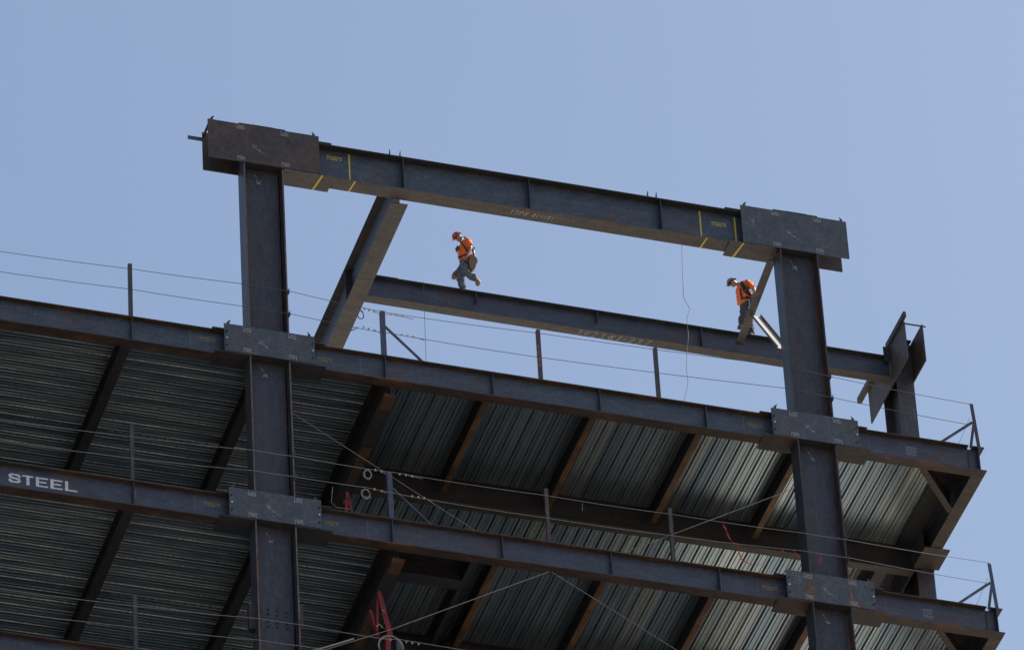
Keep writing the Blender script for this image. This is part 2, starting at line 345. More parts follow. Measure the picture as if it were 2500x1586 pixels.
def column_x(X, label, left):
    t = thing('steel_column', label, 'column', (X+.49, YC, -106.2), 'columns of the front frame')
    for s, (a, b) in enumerate(((0, .036), (CW-.036, CW))):
        f = build('flange', MB().box(X+a, X+b, 0, CB, -106.2, 7.03), M['colflange'], t)
    build('web', MB().box(X+.036, X+CW-.036, YC-.011, YC+.011, -106.2, 7.03), M['column'], t)
    e = MB()       # pale flame-cut tips of the flanges
    for a in (.002, CW-.034): e.box(X+a, X+a+.032, -.0035, -.0005, -106, -9.7); e.box(X+a, X+a+.032, -.0035, -.0005, -8.75, -4.86); e.box(X+a, X+a+.032, -.0035, -.0005, -3.97, -.06); e.box(X+a, X+a+.032, -.0035, -.0005, .83, 5.8)
    build('flange_edge', e, M['edge'] if left else M['flange'], t)
    # rust along the fillets between web and flange
    r = MB()
    for z0, z1 in ((-8.75, -4.9), (-3.97, -.1), (.83, 5.75)):
        r.box(X+CW-.0368, X+CW-.036, .13, .222, z0, z1) if not left else None
        r.box(X+CW-.10, X+CW-.045, YC-.0118, YC-.011, z0, z1); r.box(X+.04, X+.075, YC-.0118, YC-.011, z0, z1) if not left else r.box(X+CW-.07, X+CW-.045, YC-.0118, YC-.011, z0, z1)
    build('rust_run', r, M['flange'] if left else M['fillet'], t)
    for li, dz in enumerate(LV):
        node_x(t, X, dz, .807, -.605, 1.575, li, rust=(not left and li == 1), side=li)
        for tx in ((-.0, 1) if False else ()): pass
    for dz in LV[:2]+[5.86]:
        k = ink_front(YC-.0115)(X+.40, dz-.32); squiggle(k, 1.15, 1); build('chalk_mark', k.mb, M['chalk'], t)
    # lugs the guard cables run through
    lg = MB()
    for dz in LV:
        for zc in (2.06, 1.385):
            lg.prism([(X+CW-.005, dz+zc-.12), (X+CW+.035, dz+zc-.04), (X+CW+.03, dz+zc+.13), (X+CW+.005, dz+zc+.05), (X+CW-.005, dz+zc+.04)], 'y', -.03, -.008)
            build('cable_lug', lg, M['flangedark'], t); lg = MB()
    return t
c1 = column_x(X1, 'tall dark steel H column at the left end of the raised roof frame', True)
c2 = column_x(X2, 'tall dark steel H column at the right end of the raised roof frame, beside the bending worker', False)
# roof level nodes
fp, rp = node_x(c1, X1, 5.84, 1.16, -.857, 1.88, -1, brown=True, bolts=False, cover=((1.0, 2.22),))
fp2, rp2 = node_x(c2, X2, 5.84, 1.16, -.93, 1.785, -1, bolts=False, cover=((-1.27, -.14),))
for X, P, t in ((X1, fp, c1), (X2, fp2, c2)):
    build('top_plate', MB().box(X-.08, X+1.06, -.0, CB, 7.031, 7.06), M['flangedark'], t)
    build('top_plate', MB().box(X+.25, X+.79, .02, CB-.02, 7.061, 7.085), M['flangedark'], t)
build('cover_plate', MB().box(1.5, 2.21, .03, .45, 6.872, 6.905), M['flangedark'], c1)
build('cover_plate', MB().box(12.12, 12.75, .03, .45, 6.872, 6.905), M['flangedark'], c2)
build('spacer_bar', MB().box(-.84, -.79, 0, CB, 6.88, 6.93), M['flangedark'], c1)
build('erection_tab', MB().box(-1.21, -.84, CB+.001, CB+.028, 6.73, 6.83), M['colflange'], c1)
build('erection_tab', MB().box(15.1, 15.30, CB+.031, CB+.05, 6.63, 6.73), M['flangedark'], c2)
k = ink_front(-.0305)(13.9, 6.35)
for a, b, s in ((-.3, .25, 1), (-.25, .12, 1), (.15, .2, 1), (.45, .1, 1), (.5, -.02, 1)):
    for q in range(5): k.line([(a+q*.05+random.uniform(-.01, .01), b+random.uniform(-.02, .02)), (a+q*.05+.03, b+random.uniform(-.03, .03))], .009)
build('chalk_note', k.mb, M['chalkfaint'], fp2)
k = ink_front(-.0305)(12.75, 6.6)
for q in range(12): k.line([(random.uniform(-.1, .1), random.uniform(-.3, .1)), (random.uniform(-.1, .1), random.uniform(-.3, .1))], .008)
build('chalk_note', k.mb, M['chalkfaint'], fp2)
k = ink_front(-.0305)(13.0, -3.98-.03)
for j in range(5):
    for q in range(4): k.line([(-.02+q*.05+random.uniform(-.01, .01)+j*.01, -.06-j*.07), (.015+q*.05+j*.01, -.06-j*.07+random.uniform(-.03, .03))], .012)
build('chalk_note', k.mb, M['chalkfaint'], c2)
# bolted splice of the left column under the middle level
sp = thing_parent = c1
for sx, z0, z1, a, b in ((-1, -7.78, -7.08, -.16, -.002), (1, -7.52, -6.92, CW+.002, CW+.13)):
    build('splice_lug', MB().box(a, b, .17, .20, z0, z1), M['platebrown'], c1)
    build('splice_lug', MB().box(a, b, .30, .33, z0, z1), M['platebrown'], c1)
build('splice_seam', MB().box(.05, CW-.05, YC-.0125, YC-.0112, -7.375, -7.36), M['bolt'], c1)
for bz in (-7.14, -7.26, -7.47, -7.60):
    for bx in (.11, .31, .52, .74):
        build('bolt', MB().tube([(bx, YC-.011, bz-bx*.01), (bx, YC-.04, bz-bx*.01)], .026, 6), M['bolt'], c1)

# ------------------------------------------------------------------ front beams on each level
BZ0, BZ1 = -.02, .70
STF = {0: ((-2.775,), (3.33, 5.957, 8.593, 11.23)), 1: ((-2.805,), (3.315, 5.96, 8.592, 11.236)), 2: ((-2.81,), (3.34, 5.96, 8.59, 11.23))}
beams = {}
for li, dz in enumerate(LV):
    nm = LN[li]; g_ = 'front edge beams of the floors'
    mw = 'web' if li == 0 else 'webdark'
    where = {0: 'the upper floor', 1: 'the middle floor', 2: 'the lowest floor in view'}[li]
    tl = {0: 'rusty flanged blue-grey steel beam left of the left column at the upper floor', 1: 'steel beam with the white word STEEL painted on its web', 2: 'rusty steel beam cut off by the bottom left corner of the photo'}[li]
    t = thing('steel_beam', tl, 'beam', (-.7, YC, dz), g_)
    isec_x(t, -40, -.35, YC, BW, dz+BZ0, dz+BZ1, mw=mw, stiff=STF[li][0]+(-9, -15, -21)); beams[li, 0] = t
    build('cover_plate', MB().box(-.86, -.5, YC-.18, YC+.18, dz+BZ1+.002, dz+BZ1+.03), M['flangedark'], t)
    tl = {0: 'long blue-grey steel beam between the two front columns at the upper floor, under the guard posts', 1: 'long blue-grey steel beam between the two front columns at the middle floor', 2: 'steel beam between the front columns at the bottom edge, behind the coiled cable'}[li]
    t = thing('steel_beam', tl, 'beam', (1.4, YC, dz), g_)
    isec_x(t, 1.33, 13.1, YC, BW, dz+BZ0, dz+BZ1, mw=mw, stiff=STF[li][1]); beams[li, 1] = t
    build('cover_plate', MB().box(1.5, 1.86, YC-.18, YC+.18, dz+BZ1+.002, dz+BZ1+.03), M['flangedark'], t)
    build('cover_plate', MB().box(12.57, 12.93, YC-.18, YC+.18, dz+BZ1+.002, dz+BZ1+.03), M['flangedark'], t)
    tl = {0: 'short stub beam right of the right column at the upper floor, reaching the corner', 1: 'short stub beam right of the right column at the middle floor, reaching the corner', 2: 'short stub beam right of the right column at the lowest floor'}[li]
    t = thing('steel_beam', tl, 'beam', (14.8, YC, dz), g_)
    isec_x(t, 14.75, 18.25, YC, BW, dz+BZ0, dz+BZ1, mw='webdark', webx=(14.75, 18.08), topx=(14.75, 17.85)); beams[li, 2] = t
    build('cover_plate', MB().box(15.0, 15.27, YC-.18, YC+.18, dz+BZ1+.002, dz+BZ1+.03), M['flangedark'], t)
    for q in range(8): build('bolt', MB().tube([(17.86, YC-.008, dz+.09+q*.07), (17.86, YC-.03, dz+.09+q*.07)], .018, 6), M['bolt'], t)
    if li < 2:
        protected(beams[li, 0], -1.12, dz+.40-li*.03); protected(beams[li, 1], 1.70, dz+.33-li*.0); protected(beams[li, 1], 12.31, dz+.33-li*.0)
        chalkgrid(t, 16.28, dz+.18-li*.02, .24, .28, 'chalk', 5); chalkgrid(t, 15.3, dz+.12, .35, .08, 'chalkfaint', 2)
        k = ink_front(YC-.0085)(2.75, dz+.02); k.line([(0, .02), (0, .6)], .006); k.line([(-3.9-.2, .1), (-3.9-.2, .6)], .006); k.line([(12.2-2.75, .03), (12.2-2.75, .6)], .006); k.line([(15.35-2.75, .2), (15.35-2.75, .62)], .007)
        build('chalk_line', k.mb, M['chalkfaint'], beams[li, 1])
k = ink_front(YC-.0085)(-5.68, -4.8+.228); x_ = k.text('S', 0, .015, .21, .23, .075, .050, wv=.040); k.text('TEEL', x_+.0, 0, .225, .235, .105, .072, wv=.040); build('painted_lettering', k.mb, M['whitepaint'], beams[1, 0])
k = ink_front(YC-.0085)(-2.9, -4.5); k.text('1', 0, -.15, .09, .05, .02, .012); k.text('8', .14, .12, .07, .04, .02, .012); k.text('3', .14, .0, .07, .04, .02, .012); build('stencil_lettering', k.mb, M['yellowfaint'], beams[1, 0])
build('blue_sticker', MB().box(2.93, 2.98, YC-.0105, YC-.0085, -4.47, -4.40), M['blue'], beams[1, 1])
# ------------------------------------------------------------------ raised roof girder
rg = thing('roof_girder', 'topmost long steel girder joining the tops of the two front columns against the sky', 'girder', (7, YC, 5.84))
isec_x(rg, 1.05, 13.4, YC, .40, 5.835, 6.86, tf=.03, mw='web', mf='brown', mt='flangedark', stiff=(4.0, 7.155, 10.48))
for sx in (3.70, 3.96, 10.2, 10.42):
    build('lifting_lug', MB().prism([(sx-.03, 6.861), (sx+.035, 6.861), (sx+.03, 7.17), (sx+.02, 7.17)], 'y', .2, .225), M['colflange'], rg)
k = ink_front(YC-.0085)(2.15, 6.56); k.text('PROTECTED', 0, .065, .042, .03, .012, .009); k.text('<', -.02, 0, .05, .07, 0, .011); k.text('ZONE', .085, 0, .042, .034, .012, .009); k.text('>', .30, 0, .05, .07, 0, .011)
build('stencil_lettering', k.mb, M['yellow'], rg)
k = ink_front(YC-.0085)(11.82, 6.44); k.text('PROTECTED', 0, .065, .042, .03, .012, .009); k.text('<', -.02, 0, .05, .07, 0, .011); k.text('ZONE', .085, 0, .042, .034, .012, .009); k.text('>', .30, 0, .05, .07, 0, .011)
build('stencil_lettering', k.mb, M['yellow'], rg)
def yline(x, web=True):
    if web: build('yellow_band', MB().box(x-.017, x+.017, YC-.0102, YC-.0085, 5.87, 6.82), M['yellow'], rg)
    m_ = MB(); m_.hexa([(x+.05, YC-.2, 5.8325), (x+.085, YC-.2, 5.8325), (x+.04, YC+.2, 5.8325), (x-.0, YC+.2, 5.8325), (x+.05, YC-.2, 5.8345), (x+.085, YC-.2, 5.8345), (x+.04, YC+.2, 5.8345), (x-.0, YC+.2, 5.8345)])
    build('yellow_band', m_, M['yellow'], rg)
yline(2.70); yline(11.53)
build('yellow_band', MB().box(12.40, 12.44, YC-.0102, YC-.0085, 5.87, 6.8), M['yellow'], rg)
for cx, P in ((1.86, c1), (12.42, c2)):
    m_ = MB(); m_.hexa([(cx+.06, -.03, 5.7915), (cx+.1, -.03, 5.7915), (cx+.02, CB+.05, 5.7915), (cx-.03, CB+.05, 5.7915), (cx+.06, -.03, 5.7938), (cx+.1, -.03, 5.7938), (cx+.02, CB+.05, 5.7938), (cx-.03, CB+.05, 5.7938)])
    build('yellow_band', m_, M['yellow'], P)
k = Ink((6.67, .29, 5.835), (1, 0, 0), (.0, -1, 0), (0, 0, -1)); e_ = k.text('TTPX', 0, .0, .125, .07, .05, .013, slant=.35, wob=.004); build('chalk_lettering', k.mb, M['chalk'], rg)
k.mb = MB(); k.text('811151', e_+.08, .0, .12, .06, .035, .013, slant=.35, wob=.004); build('chalk_lettering', k.mb, M['chalk'], rg)
# depth beam of the roof frame
db = thing('roof_beam', 'deep steel beam running back from the roof girder over the upper floor, pale brown underside', 'beam', (4.0, .5, 5.7))
isec_y(db, 3.975, .42, .44, 11.0, 5.70, 6.78, tf=.03, tw=.02, mw='web', mf='brown', mt='flangedark')
build('web_end', MB().box(3.965, 3.985, .3, .44, 5.865, 6.72), M['web'], db)
build('stiffener', MB().box(3.79, 3.963, 4.36, 4.38, 5.731, 6.748), M['flangedark'], db)
# back girder of the roof frame
bgd = thing('roof_girder', 'steel girder behind the roof frame on which both workers stand', 'girder', (10, 4.375, 5.98))
isec_x(bgd, 4.0, 17.85, 4.385, .27, 5.985, 6.66, tf=.022, mw='webdark', mf='brown', mt='flangedark', short=(7.1, 10.2), stiff=(12.9,))
build('cover_plate', MB().box(4.3, 5.1, 4.26, 4.51, 6.662, 6.685), M['flangedark'], bgd)
k = Ink((9.66, 4.50, 5.985), (1, 0, 0), (0, -1, 0), (0, 0, -1)); x_ = 0
for word, cw, hh, w_, gp2 in (('3', .12, .2, .011, .06), ('4', .12, .2, .011, .06), ('2', .12, .2, .011, .06), ('3', .12, .2, .011, .10), ('@', .16, .15, .012, .06), ('1', .06, .2, .022, .04), ('-', .12, .16, .022, .03), ('237', .13, .2, .013, 0)):
    k.mb = MB(); x_ = k.text(word, x_, .02 if word in '@-' else 0, hh, cw, .075, w_, slant=.3, wob=.004)+gp2-.06
    build('chalk_lettering', k.mb, M['chalk'], bgd)

# ------------------------------------------------------------------ corner column behind, turned a quarter
XC0, XC1, YA, YB = 17.90, 18.34, 4.11, 5.10
c3 = thing('steel_column', 'rear corner column at the right, turned side on, with two open upright plates at its top', 'column', (18.12, 4.6, -106.2))
for a, b in ((YA, YA+.036), (YB-.036, YB)): build('flange', MB().box(XC0, XC1, a, b, -106.2, 6.98), M['column'], c3)
build('web', MB().box(18.11, 18.13, YA+.036, YB-.036, -106.2, 6.98), M['flangedark'], c3)
r = MB()
for z0, z1 in ((.75, 5.8), (-4.0, -.1)): r.box(XC0+.005, XC0+.07, YA-.0008, YA, z0, z1)
build('rust_run', r, M['flange'], c3)
for zb in (5.84, 0, -4.8, -9.6):
    h = 1.14 if zb > 5 else .807; y0, y1 = (3.25, 5.96) if zb > 5 else (3.5, 5.7)
    build('side_plate', MB().box(XC0-.03, XC0-.0005, y0, y1, zb, zb+h), M['brown' if zb > 5 else 'plate'], c3)
    build('side_plate', MB().box(XC1+.0005, XC1+.03, y0, y1, zb, zb+h), M['platebrown'], c3)
    if zb < 5:
        build('cover_plate', MB().box(17.80, 18.44, 3.23, 4.05, zb-.046, zb-.022), M['brown'], c3)
        build('cover_plate', MB().box(17.80, 18.44, 5.2, 6.0, zb-.046, zb-.022), M['brown'], c3)
build('top_plate', MB().box(17.92, 18.32, 3.95, 4.6, 6.985, 7.01), M['flangedark'], c3)
an = MB(); an.bar((17.84, 3.08, 7.0), (17.84, 4.42, 7.0), (1, 0, 0), (0, 0, 1), -.03, .04, .0, .16); build('angle_bracket', an, M['flangedark'], c3)
an = MB().box(17.76, 17.869, 5.2, 6.45, 6.84, 6.86).box(17.76, 17.78, 5.2, 6.45, 6.861, 7.0); build('angle_bracket', an, M['brown'], c3)
build('clip_plate', MB().box(17.68, 17.868, 4.27, 4.29, 6.5, 6.95), M['flangedark'], c3)
build('spacer_rod', MB().tube([(17.75, 3.30, 6.96), (18.46, 3.30, 6.96)], .02, 8), M['bolt'], c3)
k = Ink((17.8695, 4.6, 6.2), (0, -1, 0), (0, 0, 1), (-1, 0, 0)); k.line([(0, 0), (.12, .3)], .03); k.line([(.05, -.05), (.12, .12)], .02); k.line([(-1.0, -.1), (-1.02, -.3)], .015); build('chalk_mark', k.mb, M['chalkfaint'], c3)
k = ink_front(YA-.0012)(18.15, 5.0)
for j in range(7): k.line([(0+random.uniform(-.01, .01), -j*.05), (.03, -j*.05-.02)], .012); k.line([(.09+random.uniform(-.01, .01), -j*.05-.03), (.12, -j*.05-.05)], .012)
build('chalk_note', k.mb, M['chalkfaint'], c3)

# ------------------------------------------------------------------ floor framing per level
def joist(x, wd, y0, y1, zb, zt, label, m='flangedark', group=None, mw='flangedark', cope=0):
    t = thing('floor_joist', label, 'joist', (x, y0, zb), group)
    isec_y(t, x, wd, y0, y1, zb, zt, tf=.018, mw=mw, mf=m, mt='flangedark', cope=cope); return t
fl = {0: 'upper', 1: 'middle', 2: 'lowest'}
for li, dz in enumerate(LV):
    F = fl[li]; under = f'under the {F} floor'
    for i, x in enumerate((-2.77, .56)):
        wh = ('left of the left column', 'behind the left column')[i]
        joist(x, .23, .392, 24.1, dz+.26, dz+.70, f'plain dark brown joist {under}, running back {wh}', 'flangedark', 'dark joists on the left', 'flangedark')
    if li == 0:
        for x in (-6.1, -9.4, -12.7): joist(x, .23, .392, 24.1, dz+.26, dz+.70, f'dark joist {under} beyond the left edge of the frame', 'flange', 'dark joists on the left')
    t = thing('floor_girder', f'deep dark girder {under}, where the decking changes direction', 'girder', (3.5, .4, dz))
    isec_y(t, 3.52, .34, .40, 24.1, dz-.22, dz+.70, tf=.028, mw='flangedark', mf='flangedark', mt='flangedark')
    for ya, yb, hx in ((.42, .98, .15), (2.45, 3.0, .14), (3.05, 3.9, .12)):
        build('splice_plate', MB().box(3.52-hx+.02, 3.52+hx, ya, yb, dz-.232, dz-.2205), M['rusty'], t)
    for i, x in enumerate((5.957, 8.593, 11.23, 13.80)):
        if li == 1 and False: continue
        wh = ('nearest the deck change', 'second from the left of four', 'third from the left of four', 'half hidden by the right column')[i]
        joist(x, .15, .392, 4.25, dz+.25, dz+.70, f'narrow orange-rust joist {under}, {wh}', 'joist', 'orange rust joists')
    t = thing('floor_girder', f'dark cross girder {under}, parallel to the front beams', 'girder', (10, 4.36, dz))
    isec_x(t, 3.7, 17.87, 4.36, .24, dz-.02, dz+.70, mw='flangedark', mf='brown', mt='flangedark')
    t = thing('edge_beam', f'steel edge beam along the right side of the {F} floor', 'beam', (18.095, .1, dz), 'edge beams of the right side')
    isec_y(t, 18.095, .31, .382, 3.9, dz-.02, dz+.70, tf=.022, mw='web', mf='brown', mt='flangedark')
    build('beam_end', MB().box(18.088, 18.102, .10, .382, dz+.003, dz+.678).box(17.95, 18.25, .10, .382, dz+.68, dz+.70), M['colflange'], t)
    t = thing('edge_beam', f'rear steel edge beam behind the corner column at the {F} floor', 'beam', (18.095, 5.2, dz))
    isec_y(t, 18.095, .31, 5.3, 24.1, dz-.02, dz+.70, tf=.022, mw='flangedark', mf='flange', mt='flangedark')
    t = thing('corner_brace', f'diagonal brace across the right corner {under}', 'brace', (16.9, .5, dz))
    u = Vector((17.87-16.72, 1.75-.39, 0)).normalized(); q = Vector((-u.y, u.x, 0))
    A = Vector((16.72, .39, dz)); B = Vector((17.95, 1.82, dz))
    build('bottom_flange', MB().bar(A, B, q, (0, 0, 1), -.08, .08, -.015, .005), M['flange'], t)
    build('web', MB().bar(A, B, q, (0, 0, 1), -.007, .007, .005, .5), M['flangedark'], t)
    build('top_flange', MB().bar(A, B, q, (0, 0, 1), -.09, .09, .5, .52), M['flangedark'], t)
    t = thing('floor_girder', f'dark girder {under} running back beside the corner column', 'girder', (17.2, 4.5, dz))
    isec_y(t, 17.15, .3, 4.49, 24.1, dz+.05, dz+.69, mw='flangedark', mf='flangedark', mt='flangedark')
t = thing('trimmer_beam', 'short dark trimmer beam under the middle floor, in front of the lit patch of decking', 'beam', (4.6, 1.4, -4.8))
isec_x(t, 3.7, 5.33, 1.42, .36, -4.72, -4.12, mw='flangedark', mf='flangedark')
t = thing('trimmer_beam', 'thin dark trimmer under the middle floor beside the opening, running back', 'beam', (5.4, 1, -4.8))
isec_y(t, 5.40, .12, .4, 4.2, -4.6, -4.11, mw='flangedark', mf='flangedark')

# ------------------------------------------------------------------ corrugated decking and slabs
def deck(axis, a0, a1, b0, b1, z, name, label, cat, group, slab=None):
    """axis = direction of the ribs; a = along, b = across. Pans hang at z, flutes 7 cm higher"""
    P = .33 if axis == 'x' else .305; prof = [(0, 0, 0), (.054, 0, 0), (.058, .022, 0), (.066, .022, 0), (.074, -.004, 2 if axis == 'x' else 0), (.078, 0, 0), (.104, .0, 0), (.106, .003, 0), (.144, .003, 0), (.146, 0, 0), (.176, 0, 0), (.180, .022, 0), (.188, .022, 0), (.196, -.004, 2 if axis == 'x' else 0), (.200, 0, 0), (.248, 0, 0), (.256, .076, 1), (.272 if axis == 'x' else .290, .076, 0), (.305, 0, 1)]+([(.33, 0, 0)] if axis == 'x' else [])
    mb = MB(); b = b0; pts = []
    while b < b1-1e-6:
        for i, (o, h, m_) in enumerate(prof):
            if i == 0 and pts: continue
            if b+o > b1: break
            pts.append((b+o, z+h, m_))
        b += P
    n = len(pts); st = [a0+(a1-a0)*i/8 for i in range(9)]
    for a in st:
        for q, h, _ in pts: mb.v.append((a, q, h) if axis == 'x' else (q, a, h))
    for k in range(8):
        for i in range(n-1):
            mb.f.append((k*n+i, k*n+i+1, (k+1)*n+i+1, (k+1)*n+i)); mb.m.append(pts[i+1][2])
    x0, x1, y0, y1 = (a0, a1, b0, b1) if axis == 'x' else (b0, b1, a0, a1)
    t = thing(name, label, cat, ((x0+x1)/2, y0, z), group)
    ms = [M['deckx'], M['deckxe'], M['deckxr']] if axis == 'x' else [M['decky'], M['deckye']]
    build('ribbed_sheet', mb, ms, t)
    if slab: build('concrete_topping', MB().box(*slab, z+.0785, z+.15), M['concrete'], t)
    return t
grp = 'floor decks of ribbed metal'
for li, dz in enumerate(LV):
    F = fl[li]; z = dz+.702
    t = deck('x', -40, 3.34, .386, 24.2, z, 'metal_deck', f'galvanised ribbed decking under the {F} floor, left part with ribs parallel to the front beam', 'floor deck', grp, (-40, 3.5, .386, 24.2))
    vt = MB()  # small pale boxes stand for light shining through vent slots
    for yy, xs in ((4.96, (-5.2, -1.2)), (5.57, (-5.9, -3.6)), (4.35, (-2.2, 1.3)), (4.96, (1.1, 3.0)), (4.05, (-5.4, -4.2)), (3.74, (1.15, 2.3))):
        x = xs[0]
        while x < xs[1]:
            vt.box(x, x+.03, yy+.015, yy+.035, z-.006, z-.001); vt.box(x+.06, x+.09, yy+.015, yy+.035, z-.006, z-.001); x += .2
    o = build('vent_light_dots', vt, M['ventlight'], t); o['kind'] = 'stuff'
    b1 = 4.24
    if li == 1:
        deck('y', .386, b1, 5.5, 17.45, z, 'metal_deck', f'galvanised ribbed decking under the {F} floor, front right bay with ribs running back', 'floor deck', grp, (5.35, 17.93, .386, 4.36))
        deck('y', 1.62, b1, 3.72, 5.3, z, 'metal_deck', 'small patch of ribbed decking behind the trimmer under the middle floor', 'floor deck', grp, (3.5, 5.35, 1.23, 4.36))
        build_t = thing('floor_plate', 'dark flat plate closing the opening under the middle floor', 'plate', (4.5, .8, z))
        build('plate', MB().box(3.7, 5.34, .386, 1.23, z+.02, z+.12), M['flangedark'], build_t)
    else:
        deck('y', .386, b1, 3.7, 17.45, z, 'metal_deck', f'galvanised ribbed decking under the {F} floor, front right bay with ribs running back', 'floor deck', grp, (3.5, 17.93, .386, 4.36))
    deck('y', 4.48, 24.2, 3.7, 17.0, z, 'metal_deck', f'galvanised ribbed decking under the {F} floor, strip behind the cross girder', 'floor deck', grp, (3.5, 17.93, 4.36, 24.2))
    pt = thing('closure_plate', f'dark flat closure plate under the {F} floor along the right edge', 'plate', (17.7, 2, z))
    build('plate', MB().box(17.46, 18.2, .386, 4.24, z+.01, z+.06), M['flangedark'], pt); build('plate', MB().box(17.02, 18.3, 4.5, 24.2, z+.01, z+.06), M['flangedark'], pt)

# ------------------------------------------------------------------ guard posts
def angle_post(x, z0, z1, label, m, group, y=.2, lean=0, w_=.088):
    t = thing('guard_post', label, 'guard post', (x, y, z0), group)
    build('post', MB().bar((x, y, z0), (x+lean, y, z1), (1, 0, 0), (0, 1, 0), -w_/2, w_/2, -.004, .004).bar((x, y, z0), (x+lean, y, z1), (1, 0, 0), (0, 1, 0), -w_/2, -w_/2+.008, .005, w_), m, t)
    return t
gp_ = 'guard posts along the floor edges'
angle_post(-2.77, .70, 2.35, 'dark angle post on the upper floor beam left of the left column', M['post'], gp_)
p33 = angle_post(3.35, .70, 2.11, 'blue-grey post with a diagonal brace on the upper floor, hung with cable ends', M['bluepost'], gp_, w_=.11)
p7 = angle_post(7.19, .70, 2.28, 'post with orange marks on the upper floor beam, midway between the columns', M['post'], gp_)
k = ink_front(.195)(7.17, 1.15)
for j, ch in enumerate('C5CC'): k.mb = MB(); k.text(ch, -.02, j*.18, .1, .05, 0, .014); build('marker_lettering', k.mb, M['orangepaint'], p7)
angle_post(10.11, .70, 2.29, 'plain dark post on the upper floor beam nearer the right column', M['post'], gp_)
angle_post(-2.81, -4.10, -2.42, 'dark post on the middle floor beam right of the word STEEL', M['post'], gp_)
p33b = angle_post(3.33, -4.10, -2.69, 'blue-grey post with a diagonal brace on the middle floor beside the cable coils', M['bluepost'], gp_, w_=.12)
angle_post(7.13, -4.10, -2.47, 'rust-spotted post on the middle floor beam, midway between the columns', M['rustpost'], gp_)
angle_post(10.16, -4.10, -2.50, 'rusty brown post on the middle floor beam, in front of the pale striped decking', M['rustpost'], gp_)
angle_post(-2.81, -8.90, -7.28, 'dark post rising from the lowest floor beam at lower left', M['post'], gp_)
angle_post(3.36, -8.90, -7.47, 'blue post at the bottom edge in front of the big cable coil', M['bluepost'], gp_, w_=.1)
for P, dz, m_ in ((p33, 0, 'bluepost'), (p33b, -4.8, 'colflange')):
    build('diagonal_brace', MB().bar((3.40, .22, dz+1.67), (4.34, .22, dz+.72), (0, 1, 0), (.7, 0, .7), -.01, .04, -.022, .022), M[m_], P)
def corner_post(dz, label, m):
    t = thing('guard_post', label, 'guard post', (18.1, .2, dz+.7), gp_)
    build('post', MB().bar((18.155, .2, dz+.705), (18.08, .2, dz+2.07), (1, 0, 0), (0, 1, 0), -.045, .045, -.004, .004).bar((18.155, .2, dz+.705), (18.08, .2, dz+2.07), (1, 0, 0), (0, 1, 0), .037, .045, .005, .08), m, t)
    build('diagonal_brace', MB().bar((18.06, .22, dz+1.52), (17.15, .22, dz+.72), (0, 1, 0), (-.66, 0, .75), -.01, .04, -.028, .028), m, t)
    build('diagonal_brace', MB().bar((18.07, .12, dz+1.48), (17.90, .12, dz+.62), (1, 0, 0), (0, 1, 0), -.035, .035, -.004, .004), m, t)
    build('tie_wire', MB().tube([(18.02, .24, dz+1.66), (17.62, .24, dz+.72)], .005, 4), M['darkcable'], t)
corner_post(0, 'braced post at the right corner of the upper floor, topmost end of the guard cables', M['post'])
corner_post(-4.8, 'braced post at the right corner of the middle floor', M['bluepost'])

# ------------------------------------------------------------------ guard cables
def sag(pts, s=.02, n=6):
    out = []
    for a, b in zip(pts[:-1], pts[1:]):
        a, b = Vector(a), Vector(b); L = (b-a).length
        for i in range(n):
            t = i/n; p = a.lerp(b, t); p.z -= s*4*t*(1-t)*min(1, L/4); out.append(p)
    out.append(Vector(pts[-1])); return out
def cable(pts, label, clips=(), coils=(), tails=(), r=.0072, group='guard cables strung along the floor edges', m='cable', name='guard_cable', cat='cable', sg=.025):
    P = sag(pts, sg); c = Vector(P[len(P)//2])
    t = thing(name, label, cat, c, group)
    build('wire', MB().tube(P, r, 6), M[m], t)
    for (x, y, z) in clips:
        build('cable_clip', MB().box(x-.018, x+.018, y-.03, y-.008, z-.03, z+.022).ball((x, y, z), .024, 6, 4), M['clip'], t)
    for (x, z, rx, rz, n_) in coils:
        mb = MB()
        for q in range(n_):
            cx, cz, a_, b_ = x+random.uniform(-.012, .012), z+random.uniform(-.012, .012), rx*random.uniform(.88, 1.05), rz*random.uniform(.9, 1.05)
            mb.tube([(cx+a_*math.cos(w_), .17+.012*q+.02*math.sin(w_*2+q), cz+b_*math.sin(w_)) for w_ in [2*math.pi*i/24 for i in range(25)]], .009, 5)
        build('coiled_tail', mb, M[m], t)
    for tl in tails: build('loose_end', MB().tube(tl, .0075, 5), M[m], t)
    return t
def row(zs): return zs
A_top = [(-7, .2, 2.10), (-2.75, .2, 2.19), (0, -.04, 2.07), (1.0, -.04, 2.06), (3.36, .15, 2.03)]
cable(A_top, 'upper guard cable of the upper floor, part left of the braced post', [(2.89, .165, 2.045), (3.0, .17, 2.02), (3.12, .17, 2.01)], [(2.80, 1.865, .078, .125, 2)], [[(3.12, .15, 2.0), (3.25, .14, 1.96)]], r=.0075, m='darkcable')
cable([(3.36, .15, 2.03), (7.19, .2, 2.17), (13.3, -.04, 2.14), (14.46, -.04, 2.03), (18.06, .15, 2.01)], 'upper guard cable of the upper floor, part right of the braced post', [(3.55, .16, 2.0), (3.68, .16, 2.0), (3.82, .16, 2.0)], [], [[(3.6, .16, 2.0), (3.9, .14, 1.97), (4.07, .12, 1.93)], [(3.36, .14, 1.96), (3.55, .15, 1.995)]], r=.0075, m='darkcable')
